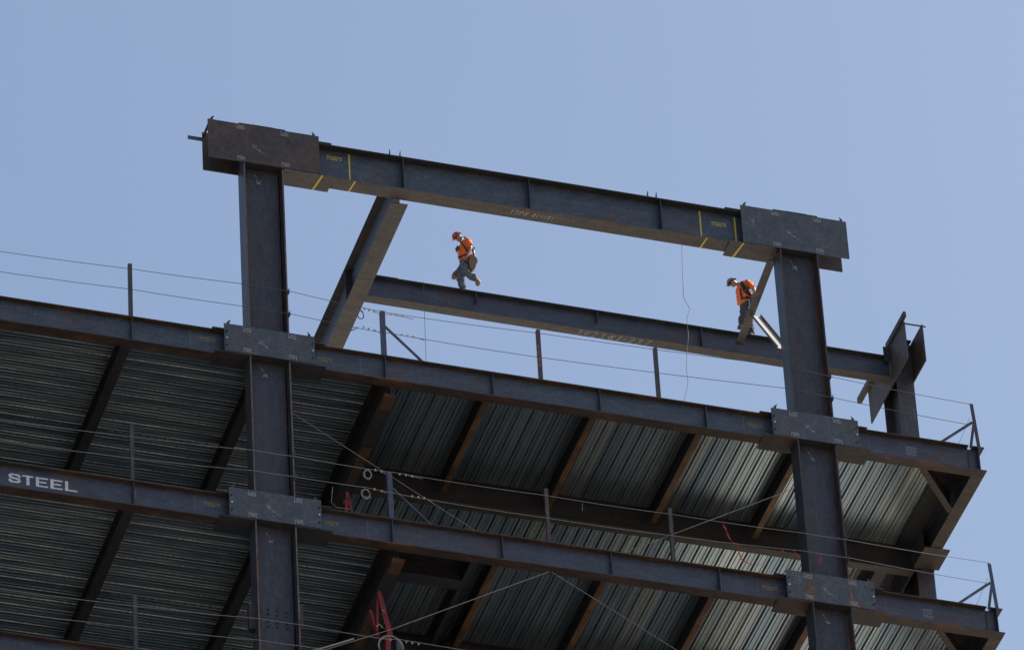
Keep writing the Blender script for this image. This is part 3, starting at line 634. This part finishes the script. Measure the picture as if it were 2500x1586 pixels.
cable([(-7, .2, 1.49), (-2.76, .2, 1.577), (0, -.04, 1.39), (1.0, -.04, 1.38), (3.36, .15, 1.40)], 'lower guard cable of the upper floor, part left of the braced post', [(2.85, .17, 1.49), (2.97, .17, 1.46), (3.11, .17, 1.44)], [], [[(2.70, .15, 1.46), (2.6, .13, 1.38), (2.53, .13, 1.30)], [(2.72, .17, 1.45), (2.63, .15, 1.36), (2.54, .15, 1.31)], [(3.1, .15, 1.44), (3.28, .14, 1.36)]], r=.0075, m='darkcable')
cable([(3.36, .15, 1.40), (3.5, .16, 1.43), (7.19, .2, 1.436), (13.3, -.04, 1.46), (14.46, -.04, 1.39), (17.95, .15, 1.37)], 'lower guard cable of the upper floor, part right of the braced post', [(3.78, .17, 1.43), (3.92, .17, 1.43), (4.05, .17, 1.425)], [], [[(4.05, .15, 1.42), (4.2, .13, 1.38), (4.32, .12, 1.34)]], r=.0075, m='darkcable')
cable([(-7, .2, -2.86), (-2.82, .2, -2.78), (0, -.04, -2.84), (1.0, -.04, -2.84), (2.8, .15, -2.73), (3.35, .12, -2.74)], 'upper guard cable of the middle floor, part ending in a coil', [(2.97, .16, -2.73), (3.12, .16, -2.745)], [(2.79, -2.86, .095, .125, 4)], [[(3.12, .15, -2.75), (3.24, .14, -2.82)]])
cable([(3.35, .12, -2.74), (7.13, .19, -2.69), (10.17, .19, -2.69), (13.3, -.04, -2.85), (14.46, -.04, -2.85), (18.08, .15, -2.75)], 'upper guard cable of the middle floor, part right of the coils, tied with tape', [(3.55, .15, -2.755), (3.7, .15, -2.755), (3.85, .15, -2.76)], [], [[(3.7, .14, -2.75), (4.1, .12, -2.80)]])
cable([(-7, .2, -3.47), (-2.82, .2, -3.40), (0, -.04, -3.43), (1.0, -.04, -3.43), (2.75, .15, -3.28), (3.33, .12, -3.34)], 'lower guard cable of the middle floor, part ending in a coil', [(2.93, .16, -3.30), (3.10, .16, -3.32)], [(2.735, -3.44, .105, .13, 4)], [[(3.10, .15, -3.32), (3.22, .14, -3.37)]])
cable([(3.33, .12, -3.34), (3.82, .15, -3.35), (7.13, .19, -3.35), (10.17, .19, -3.32), (13.3, -.04, -3.38), (14.46, -.04, -3.38), (18.0, .15, -3.37)], 'lower guard cable of the middle floor, part hung with red tape', [(3.83, .16, -3.34), (3.98, .16, -3.34), (4.12, .16, -3.34)], [], [[(4.12, .14, -3.34), (4.25, .13, -3.40), (4.38, .12, -3.52)]])
cable([(-7, .2, -7.66), (-2.82, .2, -7.6), (0, -.04, -7.64), (1.0, -.04, -7.64), (3.0, .15, -7.56), (3.35, .12, -7.53), (7.1, .15, -7.55)], 'upper guard cable of the lowest floor, looping past the big coil', [(3.14, .16, -7.56), (3.52, .16, -7.55), (3.66, .16, -7.56), (3.81, .16, -7.56)], [(3.17, -7.72, .30, .30, 4)], [])
cable([(-7, .2, -8.28), (-2.82, .2, -8.2), (0, -.04, -8.24), (1.0, -.04, -8.24), (3.35, .12, -8.15), (7.1, .15, -8.15)], 'lower guard cable of the lowest floor, lowest line at bottom left')
# plumbing cables and hanging lines
gx = 'diagonal bracing cables'
cable([(1.05, .3, -1.28), (5.6, .3, -4.08)], 'diagonal bracing cable falling right from the left column to the middle floor beam', group=gx, name='bracing_cable', sg=0, r=.0075)
cable([(13.38, .3, -1.26), (8.75, .3, -4.08)], 'diagonal bracing cable falling left from the right column to the middle floor beam', group=gx, name='bracing_cable', sg=0, r=.0075)
cable([(7.10, .26, -4.85), (3.22, .24, -7.18), (1.0, .26, -8.35)], 'bracing cable falling left from under the middle floor beam to the lower red frame', group=gx, name='bracing_cable', sg=0, r=.0085)
cable([(7.15, .26, -4.85), (11.7, .26, -7.55)], 'bracing cable falling right from under the middle floor beam', group=gx, name='bracing_cable', sg=0, r=.0075)
cable([(2.3, .22, -7.62), (1.87, .2, -7.86), (1.0, .2, -8.3)], 'thick grey turnbuckle end of the bracing cable near the bottom edge', group=gx, name='cable_end', sg=0, r=.022)
cable([(15.9, 3.9, -1.5), (14.2, .6, -3.95)], 'thin dark cable crossing the pale decking right of the right column', m='darkcable', group=gx, name='bracing_cable', sg=0, r=.010)
cable([(5.745, 4.235, 6.67), (5.70, 4.235, 4), (5.66, 4.235, .86)], 'thin dark line hanging plumb from the top of the rear girder', m='darkcable', group='lines hanging from the roof frame', name='hanging_line', sg=0, r=.006)
cable([(11.09, .45, 5.85), (11.05, .45, 5.0), (11.02, .45, 4.19), (11.16, .45, 3.88), (11.06, .45, 3.54), (11.07, .45, 3.02), (10.98, .45, 2.4), (10.95, .45, 1.95), (10.965, .45, 1.63), (10.9, .45, 1.3), (10.78, .45, .85)], 'kinked rope hanging from the roof girder down to the upper floor', m='rope', group='lines hanging from the roof frame', name='hanging_rope', sg=.0, r=.007, cat='rope')
cable([(1.9, .15, -3.6), (1.93, .15, -3.4), (1.88, .15, -3.85), (2.0, .2, -3.95), (2.45, .5, -3.7)], 'thin pale rope drooping from the middle floor guard cable to the red frame', m='rope', name='hanging_rope', sg=0, r=.007, cat='rope', group='loose ropes')
# red tape
def tape(pts, label, w_=.022):
    t = MB()
    for i, (a, b) in enumerate(zip(pts[:-1], pts[1:])):
        a, b = Vector(a), Vector(b); ww = w_*(.6+.8*((i*37) % 10)/10)
        t.bar(a, b, (.8, -.5, .2), (.3, .9, 0), -ww/2, ww/2, -.002, .002)
    tag(build('red_tape', t, M['pink'], loc=pts[0]), label, 'tape', 'red tape tied to the cables')
tape([(11.45, .16, -2.70), (11.44, .15, -2.84), (11.50, .15, -2.95), (11.47, .14, -2.86), (11.52, .15, -3.05), (11.57, .15, -3.2)], 'red tape hanging from the upper cable of the middle floor, leftmost', .03)
tape([(11.57, .15, -3.2), (11.64, .16, -3.27), (11.74, .16, -3.30), (11.78, .16, -3.42), (11.77, .16, -3.55), (11.83, .16, -3.74), (12.0, .16, -3.84), (12.08, .16, -3.87), (12.16, .16, -3.84), (12.24, .16, -3.82)], 'looping red tape below the lower cable in front of the pale decking', .022)
tape([(12.24, .16, -3.82), (12.5, .16, -3.62), (12.70, .16, -3.46), (12.85, .16, -3.31)], 'thin dark-red cord rising right to the lower cable', .008)
tape([(12.83, .15, -3.33), (12.86, .15, -3.27), (12.89, .15, -3.36)], 'short red tape knot, the first left of the right column', .016)
tape([(13.15, .13, -3.24), (13.16, .13, -3.35), (13.22, .13, -3.42), (13.27, .13, -3.44), (13.40, .05, -3.36), (13.5, -.05, -3.32)], 'red tape curl at the left edge of the right column', .02)
tape([(13.50, -.06, -3.40), (13.57, -.06, -3.39)], 'tiny red tape knot on the right column front', .03)
tape([(13.71, -.05, -3.40), (13.72, -.05, -3.52), (13.70, -.05, -3.62), (13.71, -.05, -3.70)], 'red tape tail hanging before the right column', .036)
tag(build('blue_tie', MB().tube([(7.99, .18, -2.77), (7.98, .18, -3.0)], .009, 5), M['blue'], loc=(7.99, .18, -2.77)), 'thin blue tie hanging from the upper cable of the middle floor', 'tie')
# ------------------------------------------------------------------ red steel frames
def redframe(P, label, legs, dz):
    t = thing('perforated_stand', label, 'stand', P, 'red perforated steel frames')
    for (a, b, w_, holes) in legs:
        a, b = Vector(a), Vector(b); d = (b-a).normalized(); L = (b-a).length
        s = Vector((1, 0, 0)); s = (s-d*s.dot(d)).normalized(); n_ = d.cross(s); n_ = n_ if n_.y < 0 else -n_
        lg = build('leg', MB().bar(a, b, s, n_, -w_/2, w_/2, 0, .012).bar(a, b, s, n_, -w_/2, -w_/2+.012, -.07, 0).bar(a, b, s, n_, w_/2-.012, w_/2, -.07, 0), M['red'], t)
        if holes:
            h = MB(); q = .1
            while q < L-.08:
                for e in (-.28, .28):
                    c = a+d*q+s*e*w_; h.ball(c+n_*.012, .012, 6, 4)
                q += .1
            build('bolt_hole', h, M['bolt'], lg)
    return t
t = redframe((2.95, .9, -8.75), 'tall red perforated stand at the bottom, tied with cables', [((3.13, 1.0, -6.85), (2.97, 1.0, -6.12), .06, True), ((3.10, .96, -6.75), (3.14, .95, -5.78), .05, False)], 0)
lg = build('leg', MB().prism([(3.32, -6.85), (3.455, -6.85), (3.335, -6.25), (3.24, -5.75), (3.17, -5.60), (3.12, -5.72)], 'y', .88, .90), M['red'], t)
h = MB()
for q in range(12):
    tq = .06+q*.075; cx = 3.39-.215*tq; hw = .045-.03*tq
    h.ball((cx-hw, .878, -6.82+1.2*tq), .011, 6, 4)
    h.ball((cx+hw, .878, -6.80+1.2*tq), .011, 6, 4)
build('bolt_hole', h, M['bolt'], lg)
build('foot', MB().box(2.98, 3.55, .8, 1.1, -8.75, -8.72).bar((3.28, .95, -8.72), (3.35, .95, -6.8), (1, 0, 0), (0, 1, 0), -.06, .06, -.04, .04), M['red'], t)
build('shackle', MB().tube([(3.05, .85, -6.7), (3.12, .83, -6.62), (3.2, .83, -6.72)], .012, 5).tube([(3.2, .83, -6.2), (3.26, .83, -6.25)], .01, 5), M['clip'], t)
t = redframe((2.5, .9, -3.95), 'red A-shaped frame standing on the middle floor behind the left coils', [((2.70, .9, -3.95), (2.50, .9, -2.90), .07, True), ((2.42, .9, -3.95), (2.50, .9, -3.05), .06, False)], 0)
build('crossbar', MB().box(2.42, 2.60, .92, .96, -3.22, -3.12), M['red'], t)

# ------------------------------------------------------------------ braces of the roof frame
t = thing('diagonal_brace', 'brown steel angle brace crossing in front of the bending worker', 'brace', (13.4, .35, 5.8))
a, b = Vector((13.36, .20, 5.84)), Vector((13.84, 4.23, 6.25)); d = (b-a).normalized(); s = (Vector((1, 0, 0))-d*d.x).normalized(); n_ = s.cross(d)
build('angle', MB().bar(a, b, s, n_, -.10, .10, -.012, 0).bar(a, b, s, n_, .088, .10, 0, .09), M['brown'], t)
t = thing('diagonal_brace', 'sunlit pale channel brace rising from the right column behind the brown angle', 'brace', (13.45, .47, 3.05))
a, b = Vector((13.457, .47, 3.10)), Vector((13.82, 2.93, 6.13)); d = (b-a).normalized(); s = (Vector((1, 0, 0))-d*d.x).normalized(); n_ = s.cross(d)
if n_.z < 0: n_ = -n_
build('web', MB().bar(a, b, s, n_, -.12, .12, -.012, 0), M['pale'], t)  # web painted pale as sunlit, the two flanges dark as shaded
build('flange', MB().bar(a, b, s, n_, -.14, -.121, 0, .055), M['brown'], t)
build('flange', MB().bar(a, b, s, n_, .121, .14, 0, .06), M['flangedark'], t)

# ------------------------------------------------------------------ people
import bmesh
def skin(name, nodes, edges, m, parent, root=0, sub=1, fold=0):
    L = wloc(parent)
    me = bpy.data.meshes.new(name); me.from_pydata([tuple(Vector(n[:3])-L) for n in nodes], edges, [])
    o = bpy.data.objects.new(name, me); C.objects.link(o)
    md = o.modifiers.new('s', 'SKIN'); md.use_smooth_shade = True
    for i, n in enumerate(nodes):
        sv = me.skin_vertices[0].data[i]; r = n[3]; sv.radius = (r, r) if not isinstance(r, tuple) else r; sv.use_root = (i == root)
    o.modifiers.new('u', 'SUBSURF').levels = sub
    dg = bpy.context.evaluated_depsgraph_get(); dg.update()
    nm = bpy.data.meshes.new_from_object(o.evaluated_get(dg)); bpy.data.objects.remove(o); bpy.data.meshes.remove(me)
    nm.name = name; nm.materials.clear(); nm.materials.append(m)
    if fold:
        from mathutils import noise as mn
        for vt in nm.vertices:
            q = vt.co; vt.co = q+vt.normal*fold*(mn.noise(Vector((q.x*9, q.y*9, q.z*16)))+.6*mn.noise(Vector((q.x*24, q.y*24, q.z*34+5))))
    for p in nm.polygons: p.use_smooth = True
    o = bpy.data.objects.new(name, nm); C.objects.link(o); o.parent = parent
    return o
M['skin'] = plain('skin', (.42, .22, .14), .55, 0, .15, 40)
M['orange'] = plain('orange_cloth', (.82, .15, .018), .8, 0, .30, 14)
M['jeans'] = plain('grey_blue_jeans', (.10, .118, .135), .9, 0, .45, 14)
M['darkpants'] = plain('dark_work_trousers', (.06, .062, .058), .9, 0, .35, 22)
M['tan'] = plain('tan_boot_leather', (.24, .145, .085), .7, 0, .25, 30)
M['olive'] = plain('olive_boot_leather', (.10, .09, .055), .7, 0, .25, 30)
M['leather'] = plain('brown_tool_leather', (.17, .10, .06), .75, 0, .35, 20)
M['black'] = plain('black_webbing', (.012, .012, .016), .6, 0, .2, 30)
M['hatorange'] = plain('orange_hard_hat', (.33, .07, .035), .35, 0, .2, 25)
M['hatgrey'] = plain('grey_hard_hat', (.16, .15, .16), .35, 0, .45, 45)
M['hair'] = plain('dark_hair', (.02, .015, .012), .8)
M['sticker'] = plain('white_sticker', (.7, .7, .7), .5)
def hand(nodes, edges, w_, palm, fdir, side, grip):
    """palm plus five jointed fingers, rooted in the wrist node w_"""
    palm, fdir, side, grip = map(Vector, (palm, fdir, side, grip)); fdir.normalize(); side.normalize(); grip.normalize()
    W = Vector(nodes[w_][:3]); ip = len(nodes); nodes.append((*(W.lerp(palm, .6)), .030)); edges.append((w_, ip))
    for k, (o_, l) in enumerate(((-.030, .066), (-.010, .076), (.010, .072), (.028, .058))):
        b = palm+side*o_+fdir*.02; i = len(nodes)
        nodes += [(*b, .012), (*(b+fdir*l*.5+grip*.008), .0095), (*(b+fdir*l*.8+grip*.034), .009), (*(b+fdir*l*.75+grip*.055), .0085)]
        edges += [(ip, i), (i, i+1), (i+1, i+2), (i+2, i+3)]
    b = W.lerp(palm, .55)-side*.03; i = len(nodes)
    nodes += [(*b, .014), (*(b-side*.02+fdir*.03+grip*.012), .011), (*(b-side*.015+fdir*.055+grip*.028), .0095)]
    edges += [(ip, i), (i, i+1), (i+1, i+2)]
def person(base, J, label, hat, shirt, trousers, boots):
    """J: joints as offsets from the base point (x along the girder, y depth, z up)"""
    t = thing('person', label, 'person', base)
    B = Vector(base); j = {k: B+Vector(v) for k, v in J.items()}
    N = []; E = []; ix = {}
    def add(k, r, prev=None, p=None):
        ix[k] = len(N); N.append((*(j[k] if p is None else p), r))
        if prev is not None: E.append((ix[prev], ix[k]))
    add('pelvis', (.13, .10)); add('waist', (.115, .10), 'pelvis'); add('chest', (.135, .115), 'waist'); add('neckbase', .075, 'chest')
    add('neck', .052, 'neckbase'); hd = j['head']; fw = j['face']-hd; fw.normalize(); up = (hd-j['neck']).normalized(); up = (up-fw*up.dot(fw)).normalized(); sd = fw.cross(up)
    add('skull', .078, 'neck', hd-up*.01); add('crown', .070, 'skull', hd+up*.075-fw*.01)
    add('jaw', .050, 'skull', hd-up*.075+fw*.035); add('chin', .028, 'jaw', hd-up*.105+fw*.072)
    add('nosebridge', .03, 'skull', hd+fw*.066+up*.01); add('nose', .013, 'nosebridge', hd+fw*.108-up*.022)
    add('mouth', .022, 'jaw', hd+fw*.078-up*.058)
    for s in (-1, 1): add('ear%d' % s, .016, 'skull', hd+sd*s*.088-fw*.01-up*.005)
    for s in ('l', 'r'):
        add('sh'+s, .066, 'chest'); add('el'+s, .050, 'sh'+s); add('wr'+s, .033, 'el'+s)
        hand(N, E, ix['wr'+s], j['ha'+s], j['ha'+s]-j['wr'+s], (.2, 1, .1), (-.6, .1 if s == 'l' else -.1, -.5))
        add('hip'+s, .09, 'pelvis'); add('kn'+s, .058, 'hip'+s); add('an'+s, .04, 'kn'+s); add('to'+s, .035, 'an'+s)
    skin('body', N, E, M['skin'], t, 0)
    # face details
    for s in (-1, 1): build('eye', MB().ball(hd+fw*.082+sd*s*.032+up*.012, .011, 8, 6), M['hair'], t, smooth=True)
    m_ = MB(); m_.bar(hd+fw*.098-up*.06-sd*.02, hd+fw*.098-up*.06+sd*.02, up, fw, -.004, .004, 0, .004); build('lips', m_, M['leather'], t)
    # shirt
    n2 = [(*j['pelvis'].lerp(j['waist'], .15), (.172, .150)), (*j['waist'].lerp(j['chest'], .3), (.172, .150)), (*j['chest'], (.192, .165)), (*j['neckbase'], .105)]; e2 = [(0, 1), (1, 2), (2, 3)]
    for s in ('l', 'r'):
        i = len(n2); n2 += [(*j['sh'+s], .105), (*j['sh'+s].lerp(j['el'+s], .5), .088), (*j['sh'+s].lerp(j['el'+s], .85), .082)]; e2 += [(2, i), (i, i+1), (i+1, i+2)]
    skin('shirt', n2, e2, shirt, t, 1, 3, .028)
    n3 = [(*j['pelvis'].lerp(j['waist'], .45), (.158, .138)), (*j['pelvis'], (.175, .15))]; e3 = [(0, 1)]
    for s in ('l', 'r'):
        i = len(n3); k_ = j['kn'+s]; a_ = j['an'+s]; h_ = j['hip'+s]
        n3 += [(*h_, .130), (*h_.lerp(k_, .5), .114), (*k_, .098), (*k_.lerp(a_, .5), .096), (*k_.lerp(a_, .92), .092)]; e3 += [(1, i), (i, i+1), (i+1, i+2), (i+2, i+3), (i+3, i+4)]
    skin('trousers', n3, e3, trousers, t, 1, 3, .034)
    for s in ('l', 'r'):
        a_ = j['an'+s]; o_ = j['to'+s]; d = (o_-a_); sh = (a_-j['kn'+s]).normalized()
        heel = a_+sh*.06-Vector((d.x, d.y, d.z))*.15
        bt = skin('boot', [(*(a_-sh*.06), .066), (*(a_+sh*.015), .064), (*heel, .052), (*(a_.lerp(o_, .55)+sh*.02), .056), (*o_, .050)], [(0, 1), (1, 2), (1, 3), (3, 4)], boots, t, 1)
    # hard hat: dome, brim all round, longer peak
    h = MB(); c = hd+up*.052; nu = 20
    rings = []
    for q in range(7):
        th = math.pi/2*q/6; rings.append((.118*math.cos(th), .108*math.sin(th)))
    rings = [(.136, -.010), (.124, -.004)]+rings
    base_i = len(h.v)
    for ri, (rr, hh) in enumerate(rings):
        for i in range(nu):
            an_ = 2*math.pi*i/nu; pk = (1.0+.34*max(0, math.cos(an_))**3) if ri == 0 else 1
            h.v.append(tuple(c+fw*rr*1.12*math.cos(an_)*pk+sd*rr*.98*math.sin(an_)+up*(hh-(.018*max(0, math.cos(an_)) if ri == 0 else 0))))
    for ri in range(len(rings)-1):
        for i in range(nu): h.f.append((base_i+ri*nu+i, base_i+ri*nu+(i+1) % nu, base_i+(ri+1)*nu+(i+1) % nu, base_i+(ri+1)*nu+i)); h.m.append(0)
    hat_o = build('hard_hat', h, hat, t, smooth=True)
    if hat is M['hatgrey']: build('sticker', MB().ball(c+fw*.05-sd*.06+up*.085, .025, 6, 4, (1, 1, .6)), M['sticker'], hat_o)
    hb = MB(); hb.ball(hd-fw*.045+up*.015, .078, 10, 8, (1, 1, 1)); build('hair', hb, M['hair'], t, smooth=True)
    return t, j, fw, up, sd
# --- walking worker
w1, j, fw, up, sd = person((6.85, 4.385, 6.66), {
    'pelvis': (.045, 0, .96), 'waist': (.035, 0, 1.14), 'chest': (.045, 0, 1.40), 'neckbase': (.02, 0, 1.60), 'neck': (-.03, 0, 1.66), 'head': (-.10, 0, 1.735), 'face': (-.20, -.02, 1.635),
    'shl': (.075, -.19, 1.50), 'ell': (.13, -.25, 1.24), 'wrl': (.06, -.24, 1.03), 'hal': (.03, -.22, .96), 'shr': (.05, .19, 1.50), 'elr': (.08, .22, 1.24), 'wrr': (.03, .17, 1.02), 'har': (.02, .15, .95),
    'hipl': (.04, -.09, .93), 'knl': (-.035, -.13, .57), 'anl': (.31, -.11, .34), 'tol': (.27, -.12, .19), 'hipr': (.03, .09, .92), 'knr': (-.075, .06, .50), 'anr': (-.03, .05, .10), 'tor': (-.17, .04, .045)},
    'person in orange shirt, grey jeans and orange hard hat stepping along the rear girder', M['hatorange'], M['orange'], M['jeans'], M['tan'])
P = Vector((6.85, 4.385, 6.66))
hn = MB(); v = lambda *q: P+Vector(q)
hn.tube([v(-.06, -.16, 1.62), v(-.10, -.19, 1.45), v(-.02, -.21, 1.28), v(.10, -.18, 1.12)], .022, 6).tube([v(.0, -.15, 1.66), v(.14, -.12, 1.55), v(.21, -.08, 1.3)], .02, 6).tube([v(-.13, -.1, 1.36), v(-.14, .0, 1.34), v(-.13, .1, 1.36)], .022, 6)
hn.tube([v(-.14, -.04, 1.06), v(.0, -.16, 1.08), v(.16, -.12, 1.08), v(.19, 0, 1.06)], .028, 6)
build('harness', hn, M['black'], w1)
build('radio', MB().box(6.85-.19, 6.85-.14, 4.27, 4.31, 6.66+1.25, 6.66+1.36).box(6.85-.225, 6.85-.19, 4.27, 4.30, 6.66+1.25, 6.66+1.28), M['black'], w1)
build('leg_strap', MB().tube([v(-.06, -.22, .80), v(.05, -.25, .77), v(.15, -.2, .82)], .018, 6), M['black'], w1)
ly = MB().tube([v(.24, -.10, 1.36), v(.25, -.1, 1.1), v(.22, -.1, .99)], .032, 7).box(7.06, 7.12, 4.26, 4.31, 7.98, 8.06); build('lanyard_pack', ly, M['black'], w1)
build('buckle', MB().ball(v(.25, -.125, 1.25), .02, 6, 4, (1, .5, 3)), M['boltbright'], w1)
tb = MB(); tb.prism([(6.95, 7.70), (7.06, 7.68), (7.12, 7.60), (7.135, 7.50), (7.10, 7.47), (7.07, 7.30), (6.99, 7.20), (6.93, 7.30), (6.91, 7.44), (6.94, 7.56)], 'y', 4.13, 4.25); build('tool_bag', tb, M['leather'], w1)
tb = MB(); tb.prism([(6.78, 7.60), (6.84, 7.50), (6.78, 7.30), (6.66, 7.20), (6.59, 7.23), (6.60, 7.33), (6.68, 7.42)], 'y', 4.47, 4.6); build('tool_bag', tb, M['leather'], w1)
# --- bending worker
w2, j, fw, up, sd = person((14.1, 4.385, 6.66), {
    'pelvis': (.07, 0, .98), 'waist': (.07, 0, 1.20), 'chest': (.09, 0, 1.50), 'neckbase': (-.03, 0, 1.66), 'neck': (-.12, 0, 1.67), 'head': (-.22, 0, 1.665), 'face': (-.33, -.01, 1.585),
    'shl': (.11, -.18, 1.62), 'ell': (.25, -.23, 1.36), 'wrl': (.22, -.20, 1.12), 'hal': (.18, -.19, 1.03), 'shr': (.03, .19, 1.58), 'elr': (.06, .24, 1.30), 'wrr': (.02, .18, 1.08), 'har': (.0, .16, 1.0),
    'hipl': (.04, -.09, .94), 'knl': (-.07, -.12, .56), 'anl': (-.14, -.06, .30), 'tol': (-.20, -.06, .17), 'hipr': (.09, .09, .94), 'knr': (.15, .06, .52), 'anr': (.17, .02, .10), 'tor': (.04, .0, .045)},
    'person in orange shirt and grey hard hat stooping behind the brown angle brace', M['hatgrey'], M['orange'], M['darkpants'], M['olive'])
P = Vector((14.1, 4.385, 6.66))
hn = MB(); hn.tube([v(-.05, -.15, 1.62), v(-.02, -.20, 1.5), v(.05, -.22, 1.36), v(.18, -.18, 1.18)], .032, 6).tube([v(-.08, -.12, 1.45), v(-.05, -.02, 1.36), v(-.07, .1, 1.4)], .024, 6).tube([v(-.07, -.08, 1.12), v(.05, -.17, 1.14), v(.24, -.13, 1.14), v(.27, 0, 1.12)], .03, 6).tube([v(-.06, -.1, 1.42), v(-.08, -.12, 1.25), v(-.06, -.1, 1.12)], .02, 6)
build('harness', hn, M['black'], w2)
tb = MB().prism([(14.25, 7.84), (14.38, 7.84), (14.39, 7.6), (14.36, 7.42), (14.26, 7.42), (14.22, 7.6)], 'y', 4.1, 4.22); build('tool_bag', tb, M['leather'], w2)
build('harness_vest', MB().prism([(13.98, 8.18), (14.06, 8.28), (14.2, 8.06), (14.26, 7.92), (14.18, 7.86), (14.06, 7.98)], 'y', 4.185, 4.2), M['black'], w2)
build('tool', MB().tube([v(.08, -.24, 1.02), v(.07, -.25, .78)], .014, 6).ball(v(.07, -.24, .74), .035, 8, 6, (1, .6, 1.3)), M['boltbright'], w2)
build('rag', MB().ball(v(.14, -.25, 1.30), .05, 8, 6, (1, .5, 1.2)), M['sticker'], w2)
